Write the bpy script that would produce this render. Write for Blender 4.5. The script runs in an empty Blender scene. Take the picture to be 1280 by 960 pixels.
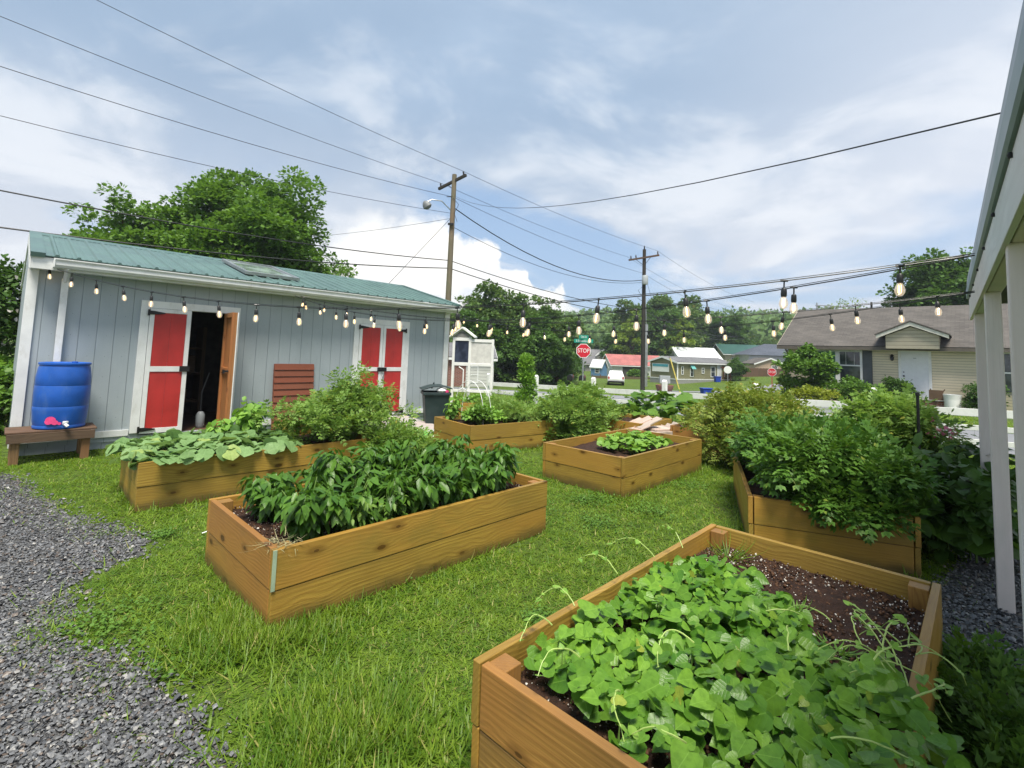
import bpy, math, random
import numpy as np
from mathutils import Vector, Matrix
R = math.radians
rnd = random.Random(7)
rng = np.random.default_rng(11)
sc = bpy.context.scene
COL = sc.collection

# ---------------------------------------------------------------- camera
YAW = R(43.98)                       # direction of the shed's front wall, measured from straight ahead
EYE = 1.65
p_, r_ = R(4.6), R(1.99)
Mc = np.array([[math.cos(r_), -math.sin(r_), 0], [math.sin(r_), math.cos(r_), 0], [0, 0, 1]]) @ \
     np.array([[1, 0, 0], [0, math.cos(p_), math.sin(p_)], [0, -math.sin(p_), math.cos(p_)]])
right = Vector((Mc[0][0], Mc[0][2], -Mc[0][1])); down = Vector((Mc[1][0], Mc[1][2], -Mc[1][1])); fwd = Vector((Mc[2][0], Mc[2][2], -Mc[2][1]))
cam = bpy.data.cameras.new('camera'); co = bpy.data.objects.new('camera', cam); COL.objects.link(co)
m = Matrix.Identity(4)
for i, v in enumerate((right, -down, -fwd)):
    for k in range(3): m[k][i] = v[k]
m.translation = (0, 0, EYE)
co.matrix_world = m
cam.sensor_width = 36; cam.lens = 608.75 / 1280 * 36; cam.shift_y = -(480 - 392.56) / 1280
cam.clip_start = 0.03; cam.clip_end = 3000
sc.camera = co

# ---------------------------------------------------------------- sky, sun, exposure
SUN_EL, SUN_AZ = R(66), R(176)       # azimuth clockwise from straight ahead (+Y)
sc.view_settings.view_transform = 'Standard'
sc.view_settings.look = 'None'; sc.view_settings.gamma = 1; sc.view_settings.use_curve_mapping = False
sc.view_settings.exposure = 1.06
sun = bpy.data.lights.new('sun', 'SUN'); so = bpy.data.objects.new('sun', sun); COL.objects.link(so)
sun.energy = 3.3; sun.angle = R(20); sun.color = (1, .94, .82)
sv = Vector((math.sin(SUN_AZ) * math.cos(SUN_EL), math.cos(SUN_AZ) * math.cos(SUN_EL), math.sin(SUN_EL)))
so.rotation_euler = sv.to_track_quat('Z', 'Y').to_euler()

class NT:
    """small helper for node trees"""
    def __init__(s, tree): s.t = tree; s.n = tree.nodes; s.l = tree.links
    def node(s, ty, ins=None, **kw):
        nd = s.n.new(ty)
        for k, v in kw.items(): setattr(nd, k, v)
        for k, v in (ins or {}).items(): s.set(nd.inputs[k], v)
        return nd
    def set(s, sock, v):
        if isinstance(v, bpy.types.NodeSocket): s.l.new(v, sock)
        else: sock.default_value = v
    def math(s, op, a, b=0.0, c=0.0, clamp=False):
        nd = s.node('ShaderNodeMath', {0: a, 1: b, 2: c}, operation=op); nd.use_clamp = clamp; return nd.outputs[0]
    def vmath(s, op, a, b=(0, 0, 0)):
        return s.node('ShaderNodeVectorMath', {0: a, 1: b}, operation=op).outputs[0]
    def mix(s, f, a, b, blend='MIX'):
        nd = s.node('ShaderNodeMix', data_type='RGBA', blend_type=blend)
        s.set(nd.inputs[0], f); s.set(nd.inputs[6], a); s.set(nd.inputs[7], b); return nd.outputs[2]
    def ramp(s, f, a, b, lo=0.0, hi=1.0):
        nd = s.node('ShaderNodeMapRange', {0: f, 1: a, 2: b, 3: lo, 4: hi}, interpolation_type='SMOOTHSTEP'); return nd.outputs[0]
    def noise(s, vec, scale, detail=3, rough=.55, dist=0.0):
        return s.node('ShaderNodeTexNoise', {'Vector': vec, 'Scale': scale, 'Detail': detail, 'Roughness': rough, 'Distortion': dist}).outputs[0]
    def sep(s, v):
        nd = s.node('ShaderNodeSeparateXYZ', {0: v}); return nd.outputs
    def comb(s, x, y, z): return s.node('ShaderNodeCombineXYZ', {0: x, 1: y, 2: z}).outputs[0]
def c4(c): return (c[0], c[1], c[2], 1.0)

w = bpy.data.worlds.new('World'); sc.world = w; w.use_nodes = True
w.node_tree.nodes.clear(); N = NT(w.node_tree)
sky = N.node('ShaderNodeTexSky', sky_type='NISHITA', sun_disc=False, sun_elevation=SUN_EL, sun_rotation=SUN_AZ)
sky.air_density = 1.0; sky.dust_density = 1.0; sky.ozone_density = 1.5
D = N.node('ShaderNodeTexCoord').outputs['Generated']
x, y, z = N.sep(D)
az = N.math('ARCTAN2', x, y); el = N.math('ARCSINE', z)
zc = N.math('MAXIMUM', z, .02)
pl = N.comb(N.math('DIVIDE', x, N.math('ADD', zc, .16)), N.math('DIVIDE', y, N.math('ADD', zc, .16)), 0)
n1 = N.noise(pl, .55, 5, .55, .6)
n2 = N.noise(N.vmath('ADD', pl, (7, 3, 1)), 1.5, 5, .6, .4)
blu = N.mix(.55, sky.outputs[0], c4((3.3, 5.3, 8.2)))       # clear blue between the clouds
# high cloud sheet: grey-blue veil
sheet = N.ramp(N.math('ADD', n1, N.math('MULTIPLY', n2, .35)), .45, .95)
veil = N.mix(sheet, c4((2.7, 3.75, 5.2)), c4((4.0, 5.1, 6.6)))
whit = N.ramp(n2, .46, .66)
near_h = N.ramp(el, .50, .06)                              # brighter lower down
veil = N.mix(N.math('MULTIPLY', near_h, .85), veil, c4((6.9, 7.1, 7.6)))
rightw = N.math('MULTIPLY', N.ramp(az, .15, .9), N.ramp(el, 1.0, .25))
veil = N.mix(N.math('MULTIPLY', rightw, .70), veil, c4((6.9, 7.2, 7.9)))
veil = N.mix(N.math('MULTIPLY', N.math('MULTIPLY', whit, .65), N.ramp(el, .9, .15, .1, 1)), veil, c4((8.2, 8.4, 8.7)))
# blue gap, a slanted band right of the bright cumulus
gx = N.math('SUBTRACT', az, .14); gy = N.math('SUBTRACT', el, .17)
u = N.math('ADD', N.math('MULTIPLY', gx, .90), N.math('MULTIPLY', gy, -.35))
v = N.math('ADD', N.math('MULTIPLY', gx, .38), N.math('MULTIPLY', gy, .92))
g = N.math('ADD', N.math('POWER', N.math('DIVIDE', u, .40), 2.0), N.math('POWER', N.math('ABSOLUTE', N.math('DIVIDE', v, .105)), 2.0))
g = N.math('ADD', g, N.math('MULTIPLY', N.math('SUBTRACT', n2, .5), 2.6))
gap = N.ramp(g, 1.25, .35)
gap2 = N.math('MULTIPLY', N.ramp(n1, .47, .36), N.math('MULTIPLY', N.ramp(el, .42, .15), .85))
gap = N.math('MAXIMUM', gap, gap2)
col = N.mix(N.math('MULTIPLY', gap, .85), veil, blu)
# cumulus towering low on the left, its crisp edge stepping down to the right
cb = N.node('ShaderNodeTexNoise', {'Vector': D, 'Scale': 16.0, 'Detail': 6.0, 'Roughness': .55}).outputs[0]
cbb = N.noise(D, 6.0, 3, .5)
edge = N.math('ADD', N.math('MULTIPLY', N.math('SUBTRACT', az, .10), -.62), .135)
edge = N.math('MINIMUM', edge, N.math('ADD', N.math('MULTIPLY', N.math('ADD', az, .25), .30), .285))
d = N.math('SUBTRACT', edge, el)
d = N.math('ADD', d, N.math('MULTIPLY', N.math('SUBTRACT', cb, .5), .16))
d = N.math('ADD', d, N.math('MULTIPLY', N.math('SUBTRACT', cbb, .5), .20))
soft = N.ramp(az, -.55, .02, .16, .014)
cum = N.node('ShaderNodeMapRange', {0: d, 1: 0.0, 2: soft, 3: 0.0, 4: 1.0}, interpolation_type='SMOOTHSTEP').outputs[0]
cum = N.math('MULTIPLY', cum, N.ramp(az, -1.0, -.55, .35, 1))
cum = N.math('MULTIPLY', cum, N.ramp(az, .20, .08))
shade = N.ramp(N.noise(N.vmath('MULTIPLY', D, (1, 1, 2.2)), 7.0, 5, .6), .42, .72)
ccol = N.mix(shade, c4((10.5, 10.2, 9.6)), c4((7.6, 8.0, 8.6)))
col = N.mix(cum, col, ccol)
# below the horizon: dull ground tone
col = N.mix(N.ramp(z, -.01, -.06), col, c4((1.2, 1.4, 1.2)))
bg = N.node('ShaderNodeBackground', {0: col, 1: .060})
wo = N.node('ShaderNodeOutputWorld'); N.l.new(bg.outputs[0], wo.inputs[0])

# ---------------------------------------------------------------- coordinates
S = np.array([math.sin(YAW), math.cos(YAW)]); Nn = np.array([-S[1], S[0]])
RZ = math.atan2(S[1], S[0])
def W(a, p, z=0): q = a * S + p * Nn; return (float(q[0]), float(q[1]), z)
def smooth(t): t = min(1, max(0, t)); return t * t * (3 - 2 * t)
def gz(x, y):
    """height of the ground: level around the garden, falling gently beyond the road"""
    d = min(max(y - 20, 0), 26); h = -.05 * d * smooth(d / 5)
    h *= 1 - smooth((x - 15) / 22) * .85
    r = math.hypot(x, y)
    return h + 16 * smooth((r - 110) / 170) * smooth((y - 30) / 90)

# ---------------------------------------------------------------- object helpers
class MB:
    def __init__(s): s.v = []; s.f = []; s.g = []; s.sm = []
    def add(s, vs, fs, gr=None, smooth=False, off=None):
        b = len(s.v); s.v += [tuple(q) for q in vs]
        o = off or (rnd.uniform(-9, 9), rnd.uniform(-9, 9), rnd.uniform(-9, 9))
        gr = gr or vs
        s.g += [(q[0] + o[0], q[1] + o[1], q[2] + o[2]) for q in gr]
        s.f += [tuple(b + i for i in f) for f in fs]; s.sm += [smooth] * len(fs)
        return s
    def box(s, x0, y0, z0, x1, y1, z1, axis=0, M=None):
        vs = [(x, y, z) for x in (x0, x1) for y in (y0, y1) for z in (z0, z1)]
        fs = [(0, 1, 3, 2), (4, 6, 7, 5), (0, 4, 5, 1), (2, 3, 7, 6), (0, 2, 6, 4), (1, 5, 7, 3)]
        gr = [(q[axis], q[(axis + 1) % 3], q[(axis + 2) % 3]) for q in vs]
        if M is not None: vs = [tuple(M @ Vector(q)) for q in vs]
        return s.add(vs, fs, gr)
    def prism(s, poly, h0, h1, plane='xz', M=None):
        """polygon in a plane pulled out along the third axis from h0 to h1"""
        def P(a, b, h): return {'xz': (a, h, b), 'xy': (a, b, h), 'yz': (h, a, b)}[plane]
        n = len(poly); vs = [P(a, b, h0) for a, b in poly] + [P(a, b, h1) for a, b in poly]
        gr = [(a, b, h0) for a, b in poly] + [(a, b, h1) for a, b in poly]
        fs = [tuple(range(n))[::-1], tuple(range(n, 2 * n))] + [(i, (i + 1) % n, n + (i + 1) % n, n + i) for i in range(n)]
        if M is not None: vs = [tuple(M @ Vector(q)) for q in vs]
        return s.add(vs, fs, gr)
    def tube(s, pts, r, n=8, cap=True, r2=None):
        pts = [Vector(q) for q in pts]; k = len(pts); vs = []; gr = []; L = 0
        up = Vector((0, 0, 1))
        for i, q in enumerate(pts):
            t = (pts[min(i + 1, k - 1)] - pts[max(i - 1, 0)]).normalized()
            a = t.cross(up if abs(t.z) < .95 else Vector((1, 0, 0))).normalized(); b = t.cross(a)
            rr = r if r2 is None else r + (r2 - r) * i / (k - 1)
            if isinstance(r, (list, tuple)): rr = r[i]
            if i: L += (pts[i] - pts[i - 1]).length
            for j in range(n):
                an = 2 * math.pi * j / n
                vs.append(tuple(q + a * math.cos(an) * rr + b * math.sin(an) * rr)); gr.append((L, rr * math.cos(an), rr * math.sin(an)))
        fs = [(i * n + j, i * n + (j + 1) % n, (i + 1) * n + (j + 1) % n, (i + 1) * n + j) for i in range(k - 1) for j in range(n)]
        if cap: fs += [tuple(range(n))[::-1], tuple(range((k - 1) * n, k * n))]
        return s.add(vs, fs, gr, smooth=True)
    def lathe(s, prof, cx=0, cy=0, cz=0, n=20, M=None):
        vs = []; k = len(prof)
        for rr, zz in prof:
            for j in range(n):
                an = 2 * math.pi * j / n; vs.append((cx + rr * math.cos(an), cy + rr * math.sin(an), cz + zz))
        fs = [(i * n + j, i * n + (j + 1) % n, (i + 1) * n + (j + 1) % n, (i + 1) * n + j) for i in range(k - 1) for j in range(n)]
        fs += [tuple(range(n))[::-1], tuple(range((k - 1) * n, k * n))]
        if M is not None: vs = [tuple(M @ Vector(q)) for q in vs]
        return s.add(vs, fs, None, smooth=True)
    def build(s, name, mat, parent=None, bevel=0, sharp=35):
        me = bpy.data.meshes.new(name)
        me.from_pydata(s.v, [], s.f)
        at = me.attributes.new('gr', 'FLOAT_VECTOR', 'POINT'); at.data.foreach_set('vector', np.array(s.g, 'f').ravel())
        me.polygons.foreach_set('use_smooth', s.sm)
        if any(s.sm):
            try: me.set_sharp_from_angle(angle=R(sharp))
            except Exception: pass
        me.materials.append(mat)
        o = bpy.data.objects.new(name, me); COL.objects.link(o)
        if parent is not None: o.parent = parent
        if bevel:
            b = o.modifiers.new('bevel', 'BEVEL'); b.width = bevel; b.segments = 2; b.limit_method = 'ANGLE'; b.angle_limit = R(40)
        return o

def tag(o, label=None, cat=None, group=None, kind=None):
    if label: o['label'] = label
    if cat: o['category'] = cat
    if group: o['group'] = group
    if kind: o['kind'] = kind
    return o
def thing(name, label, cat, loc, rz=0, group=None):
    o = bpy.data.objects.new(name, None); COL.objects.link(o); o.empty_display_size = .2
    o.location = loc; o.rotation_euler = (0, 0, rz)
    return tag(o, label, cat, group)
def copy_tree(o, parent=None):
    c = o.copy(); COL.objects.link(c); c.parent = parent
    for ch in list(o.children): copy_tree(ch, c)
    return c
def place(o, loc, rz=0, scale=None, label=None, group=None):
    o.location = loc; o.rotation_euler = (0, 0, rz)
    if scale: o.scale = scale if not isinstance(scale, (int, float)) else (scale,) * 3
    return tag(o, label, None, group)

def np_mesh(name, V, loops, starts, mat, parent=None, smooth=False):
    me = bpy.data.meshes.new(name)
    me.vertices.add(len(V)); me.vertices.foreach_set('co', V.astype('f').ravel())
    me.loops.add(len(loops)); me.loops.foreach_set('vertex_index', loops.astype('i'))
    me.polygons.add(len(starts)); me.polygons.foreach_set('loop_start', starts.astype('i'))
    if smooth: me.polygons.foreach_set('use_smooth', np.ones(len(starts), bool))
    me.update(calc_edges=True)
    if mat: me.materials.append(mat)
    o = bpy.data.objects.new(name, me); COL.objects.link(o)
    if parent is not None: o.parent = parent
    return o
def unit(v): return v / np.maximum(np.linalg.norm(v, axis=1, keepdims=True), 1e-9)
class Scatter:
    """collects many copies of small templates into one mesh"""
    def __init__(s): s.V = []; s.T = []; s.L = []; s.P = []; s.nv = 0; s.nl = 0
    def add(s, T, pos, fwd, nrm, size):
        tv, tf = T; tv = np.array(tv, float)
        pos = np.asarray(pos, float); n = len(pos)
        if n == 0: return s
        f = unit(np.asarray(fwd, float)); r = unit(np.cross(f, nrm)); u = np.cross(r, f)
        size = np.broadcast_to(np.asarray(size, float).reshape(-1, 1, 1) if np.ndim(size) == 1 else np.array(size, float), (n, 1, 1)) if np.ndim(size) < 2 else np.asarray(size)[:, None, :]
        t = tv[None] * size
        V = pos[:, None] + t[..., 0:1] * r[:, None] + t[..., 1:2] * f[:, None] + t[..., 2:3] * u[:, None]
        lens = np.array([len(q) for q in tf]); fl = np.concatenate([np.array(q) for q in tf])
        k = len(tv)
        s.L.append((fl[None] + (np.arange(n) * k)[:, None] + s.nv).ravel())
        st = np.concatenate([[0], np.cumsum(lens)[:-1]])
        s.P.append((st[None] + (np.arange(n) * len(fl))[:, None] + s.nl).ravel())
        s.V.append(V.reshape(-1, 3)); s.T.append(np.tile(tv, (n, 1))); s.nv += n * k; s.nl += n * len(fl)
        return s
    def build(s, name, mat, parent=None, smooth=False, veins=False):
        o = np_mesh(name, np.concatenate(s.V), np.concatenate(s.L), np.concatenate(s.P), mat, parent, smooth)
        if veins:
            at = o.data.attributes.new('lf', 'FLOAT_VECTOR', 'POINT'); at.data.foreach_set('vector', np.concatenate(s.T).astype('f').ravel())
        return o

# ---------------------------------------------------------------- leaf templates (x across, y along, z up)
LEAF = ([(0, 0, 0), (0, .5, .02), (0, 1, -.12), (-.22, .3, .07), (-.17, .7, .02), (.22, .3, .07), (.17, .7, .02)],
        [(0, 1, 4, 3), (1, 2, 4), (0, 5, 6, 1), (1, 6, 2)])
LEAFW = ([(0, 0, 0), (0, .5, .03), (0, 1, -.1), (-.36, .3, .1), (-.3, .7, .05), (.36, .3, .1), (.3, .7, .05)],
         [(0, 1, 4, 3), (1, 2, 4), (0, 5, 6, 1), (1, 6, 2)])
CARD = ([(0, 0, 0), (-.42, .5, .06), (0, 1, -.05), (.42, .5, .06)], [(0, 3, 2, 1)])
def tmpl_heart():
    out = [(0.02, .0, 0), (.22, -.16, .05), (.44, -.08, .09), (.53, .16, .09), (.44, .45, .05), (.24, .75, 0), (0, 1.02, -.10)]
    V = [(0, 0, 0), (0, .3, -.03), (0, .62, -.04)]
    b = len(V); V += out[1:6]; c = len(V); V += [(-q[0], q[1], q[2]) for q in out[1:6]]; t = len(V); V.append(out[6])
    F = []
    for s_, q in ((b, 1), (c, -1)):
        fs = [(0, s_, s_ + 1, 1), (1, s_ + 1, s_ + 2), (1, s_ + 2, s_ + 3, 2), (2, s_ + 3, s_ + 4), (2, s_ + 4, t)]
        F += fs if q == 1 else [f[::-1] for f in fs]
    return V, F
HEART = tmpl_heart()
def tmpl_squash():
    ang = [-150, -118, -90, -60, -38, -10, 12, 35, 62, 90]
    V = [(0, 0, 0), (0, .35, .05), (0, .95, -.10)]
    rad = [.44, .58, .57, .64, .63, .72, .70, .80, .78, .95]
    F = []; half = []
    for a, r0 in zip(ang[:-1], rad[:-1]):
        a = R(a); half.append((r0 * math.cos(a) * .95, .18 + r0 * math.sin(a) * .95, .10 * math.sin(r0 * 40) + .05))
    for q in (1, -1):
        b = len(V); V += [(q * h[0], h[1], h[2]) for h in half]; n = len(half)
        fs = [(0, b + i, b + i + 1) for i in range(3)] + [(0, b + 3, b + 4, 1)] + [(1, b + i, b + i + 1) for i in range(4, n - 1)] + [(1, b + n - 1, 2)]
        F += fs if q == 1 else [f[::-1] for f in fs]
    return V, F
SQUASH = tmpl_squash()
def compound(k=7, w=.13, leaf=.36):
    """feathery leaf: leaflets in pairs along a drooping stalk"""
    V = []; F = []
    def leaflet(px, py, pz, ang, L):
        b = len(V); c, s_ = math.cos(ang), math.sin(ang)
        for lx, ly, lz in ((0, 0, 0), (-w, .45, .04), (0, 1, -.12), (w, .45, .04)):
            X, Y = lx * L * 2, ly * L
            V.append((px + X * c + Y * s_, py - X * s_ + Y * c, pz + lz * L))
        F.append((b, b + 3, b + 2, b + 1))
    for i in range((k - 1) // 2):
        t = .2 + .62 * i / max(1, (k - 1) // 2 - 1)
        for q in (1, -1): leaflet(0, t, -.25 * t * t, q * R(62 - 12 * i), leaf * (.8 + .3 * math.sin(t * 3)))
    leaflet(0, .78, -.16, 0, leaf * 1.1)
    b = len(V); V += [(-.012, 0, 0), (.012, 0, 0), (.008, .8, -.16), (-.008, .8, -.16)]; F.append((b, b + 1, b + 2, b + 3))
    return V, F
TOM = compound(7)
FEATH = compound(9, .10, .26)
BLADE = ([(-.5, 0, 0), (.5, 0, 0), (-.42, .4, .30), (.42, .4, .30), (-.25, .75, .40), (.25, .75, .40), (0, 1.05, .32)],
         [(0, 1, 3, 2), (2, 3, 5, 4), (4, 5, 6)])

# ---------------------------------------------------------------- materials
MATS = {}
def new_mat(name):
    m = bpy.data.materials.new(name); m.use_nodes = True; m.node_tree.nodes.clear(); MATS[name] = m
    n = NT(m.node_tree); n.out = n.node('ShaderNodeOutputMaterial'); return m, n
def principled(n, color, rough=.6, metal=0.0, normal=None, spec=None, **kw):
    b = n.node('ShaderNodeBsdfPrincipled', {'Base Color': color if isinstance(color, bpy.types.NodeSocket) else c4(color), 'Roughness': rough, 'Metallic': metal})
    if normal is not None: n.l.new(normal, b.inputs['Normal'])
    if spec is not None: b.inputs['Specular IOR Level'].default_value = spec
    for k, v in kw.items(): n.set(b.inputs[k], v)
    return b
def bump(n, h, strength=.3, dist=.01): return n.node('ShaderNodeBump', {'Height': h, 'Strength': strength, 'Distance': dist}).outputs[0]
def plain(name, col, rough=.6, metal=0.0, var=.12, scale=6.0, bmp=.15, bscale=60.0, dirt=None, spec=None):
    """paint, metal, plastic: slight mottling, optional dirt"""
    m, n = new_mat(name)
    P = n.node('ShaderNodeTexCoord').outputs['Object']
    f = n.noise(P, scale, 4, .6)
    lo = tuple(c * (1 - var) for c in col); hi = tuple(min(1, c * (1 + var)) for c in col)
    c = n.mix(n.ramp(f, .3, .7), c4(lo), c4(hi))
    if dirt:
        f2 = n.ramp(n.noise(n.vmath('MULTIPLY', P, (1, 1, .45)), scale * 1.7, 6, .7), .50, .78)
        c = n.mix(n.math('MULTIPLY', f2, dirt[1]), c, c4(dirt[0]))
    b = principled(n, c, n.ramp(f, .2, .8, max(.02, rough - .08), min(1, rough + .08)), metal, bump(n, n.noise(P, bscale, 3), bmp, .004) if bmp else None, spec)
    n.l.new(b.outputs[0], n.out.inputs[0]); return m
def wood(name, base, dark, rough=.55, knots=True, band=200.0, stain=None, wet=.0, dirt_low=False):
    """sawn boards; the 'gr' attribute runs along the grain"""
    m, n = new_mat(name)
    A = n.node('ShaderNodeAttribute', attribute_name='gr').outputs['Vector']
    ax, ay, az_ = n.sep(A)
    P = n.comb(n.math('MULTIPLY', ax, .55), ay, az_)
    warp = n.noise(n.comb(n.math('MULTIPLY', ax, 1.3), n.math('MULTIPLY', ay, 4.0), n.math('MULTIPLY', az_, 4.0)), .8, 2, .45)
    g = n.math('ADD', n.math('MULTIPLY', n.math('ADD', ay, n.math('MULTIPLY', az_, .8)), band), n.math('MULTIPLY', warp, 17.0))
    kv = n.comb(n.math('MULTIPLY', ax, 2.3), n.math('MULTIPLY', n.math('ADD', ay, az_), 5.0), 0)
    kn = n.node('ShaderNodeTexVoronoi', {'Vector': kv, 'Scale': 1.0, 'Randomness': 1.0}, voronoi_dimensions='2D')
    kd = kn.outputs['Distance']; kcol = n.sep(kn.outputs['Color'])
    if knots: g = n.math('ADD', g, n.math('MULTIPLY', n.ramp(kd, .50, .0), 9.0))
    bands = n.math('MULTIPLY_ADD', n.math('SINE', g), .5, .5)
    fine = n.noise(n.comb(n.math('MULTIPLY', ax, 3.0), n.math('MULTIPLY', ay, 160.0), n.math('MULTIPLY', az_, 160.0)), 1.0, 3, .6)
    blot = n.noise(n.comb(n.math('MULTIPLY', ax, .9), n.math('MULTIPLY', ay, 2.5), n.math('MULTIPLY', az_, 2.5)), 1.0, 4, .6)
    mid = tuple((a + b) / 2 for a, b in zip(base, dark))
    c = n.mix(n.math('MULTIPLY', n.math('POWER', bands, 3.0), .55), c4(base), c4(tuple(a * .35 + b * .65 for a, b in zip(base, dark))))
    c = n.mix(n.math('MULTIPLY', n.ramp(fine, .42, .72), .5), c, c4(dark))
    c = n.mix(n.math('MULTIPLY', n.ramp(blot, .42, .60), .60), c, c4(tuple(q * .95 for q in mid)))
    sh = n.noise(A, .30, 1)
    c = n.mix(n.ramp(sh, .40, .60, 0, .55), c, c4((base[0] * 1.1, base[1] * .85, base[2] * .8)))
    if stain: c = n.mix(n.math('MULTIPLY', n.ramp(n.noise(P, 2.4, 4, .65), .5, .72), stain[1]), c, c4(stain[0]))
    h = n.math('ADD', n.math('MULTIPLY', bands, .35), fine)
    if knots:
        kc = n.math('MULTIPLY', n.ramp(n.math('DIVIDE', kd, n.math('MULTIPLY_ADD', kcol[1], .9, .5)), .078, .060), 1.0)
        pick = n.ramp(kcol[0], .56, .60)
        kc = n.math('MULTIPLY', kc, pick)
        c = n.mix(n.math('MULTIPLY', kc, .85), c, c4(tuple(q * .38 for q in dark)))
        halo = n.math('MULTIPLY', n.ramp(kd, .20, .07), pick)
        c = n.mix(n.math('MULTIPLY', halo, .5), c, c4(dark))
    if dirt_low:
        oz = n.sep(n.node('ShaderNodeTexCoord').outputs['Object'])[2]
        dl = n.math('MULTIPLY', n.ramp(n.math('SUBTRACT', oz, n.math('MULTIPLY', n.noise(P, 6.0, 4, .6), .14)), .06, -.05), .8)
        c = n.mix(dl, c, c4((.085, .065, .025)))
        dt = n.math('MULTIPLY', n.ramp(n.math('ADD', oz, n.math('MULTIPLY', n.noise(P, 3.0, 4, .6), .10)), .485, .56), .6)
        c = n.mix(dt, c, c4(dark))
    b = principled(n, c, n.ramp(blot, .3, .8, rough - wet, rough + .08), 0, bump(n, h, .35, .003), .35)
    n.l.new(b.outputs[0], n.out.inputs[0]); return m
def leafm(name, a, b_, rough=.5, trans=.28, yellow=None, vein=False, pscale=1.7):
    """leaves: colour changes from leaf to leaf; light passes through a little"""
    m, n = new_mat(name)
    gi = n.node('ShaderNodeNewGeometry'); r1 = gi.outputs['Random Per Island']
    P = n.node('ShaderNodeTexCoord').outputs['Object']
    big = n.noise(P, pscale, 3)
    f = n.math('ADD', n.math('MULTIPLY', r1, .62), n.math('MULTIPLY', n.ramp(big, .38, .62), .38))
    c = n.mix(f, c4(a), c4(b_))
    if yellow: c = n.mix(n.math('MULTIPLY', n.ramp(n.math('FRACT', n.math('MULTIPLY', r1, 37.7)), 1 - yellow[1], 1 - yellow[1] + .04), .85), c, c4(yellow[0]))
    c = n.mix(n.ramp(n.noise(P, 45.0, 2), .35, .75, 0, .35), c, c4(tuple(q * .5 for q in a)))
    hgt = n.noise(P, 70.0 if vein else 160.0, 2)
    if vein:
        lx, ly, _ = n.sep(n.node('ShaderNodeAttribute', attribute_name='lf').outputs['Vector']); ab = n.math('ABSOLUTE', lx)
        sd = n.math('ABSOLUTE', n.math('SUBTRACT', n.math('FRACT', n.math('MULTIPLY', n.math('SUBTRACT', ly, n.math('MULTIPLY', ab, .85)), 4.2)), .5))
        vn = n.math('MAXIMUM', n.ramp(ab, .022, .006), n.math('MULTIPLY', n.ramp(sd, .055, .015), .22))
        c = n.mix(n.math('MULTIPLY', vn, .28), c, c4(tuple(min(1, q * 1.5 + .04) for q in b_)))
        puff = n.ramp(sd, .0, .3)
        hgt = n.math('ADD', n.math('MULTIPLY', puff, .25), n.math('MULTIPLY', hgt, .8))
    b = principled(n, c, rough, 0, bump(n, hgt, .28, .004) if vein else bump(n, n.noise(P, 70.0 if vein else 160.0, 2), .35 if vein else .25, .005), .28)
    t = n.node('ShaderNodeBsdfTranslucent', {0: n.mix(.5, c, c4((b_[0] * 1.5, b_[1] * 1.5, b_[2] * .7)))})
    mx = n.node('ShaderNodeMixShader', {0: trans}); n.l.new(b.outputs[0], mx.inputs[1]); n.l.new(t.outputs[0], mx.inputs[2])
    n.l.new(mx.outputs[0], n.out.inputs[0]); return m
PINE = wood('treated_pine', (.39, .258, .052), (.115, .052, .010), .5, True, 300, ((.22, .165, .035), .6), .14, True)
PINE_IN = wood('pine_wet', (.24, .125, .035), (.10, .045, .015), .55, True, 240)
PINE_RED = wood('pine_reddish', (.36, .205, .055), (.11, .046, .014), .5, True, 280, ((.17, .10, .04), .5), .1, True)
STUD = wood('stud_wood', (.36, .17, .06), (.2, .08, .03), .6, True, 200)
OLDW = wood('old_wood', (.13, .085, .055), (.05, .032, .02), .8, True, 200)
GREYW = wood('grey_deck_wood', (.42, .42, .41), (.25, .24, .22), .8, False, 160)
POLEW = wood('pole_wood', (.20, .17, .12), (.09, .075, .05), .85, False, 120, ((.10, .13, .06), .5))
POLED = wood('dark_pole_wood', (.040, .040, .034), (.018, .017, .014), .8, False, 120)
SLATS = wood('brown_slats', (.20, .068, .036), (.12, .04, .022), .6, False, 160)
WHITE = plain('white_paint', (.72, .73, .73), .55, 0, .06, 4, .15, 50, ((.40, .38, .32), .5))
FENCEW = plain('white_fence_paint', (.80, .80, .78), .65, 0, .05, 4, .2, 60, ((.42, .42, .36), .5))
POSTW = wood('painted_post_wood', (.72, .74, .73), (.50, .52, .50), .55, False, 90, ((.50, .51, .46), .4))
RED = plain('red_paint', (.43, .026, .024), .5, 0, .14, 3, .12, 60, ((.30, .05, .04), .4))
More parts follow.
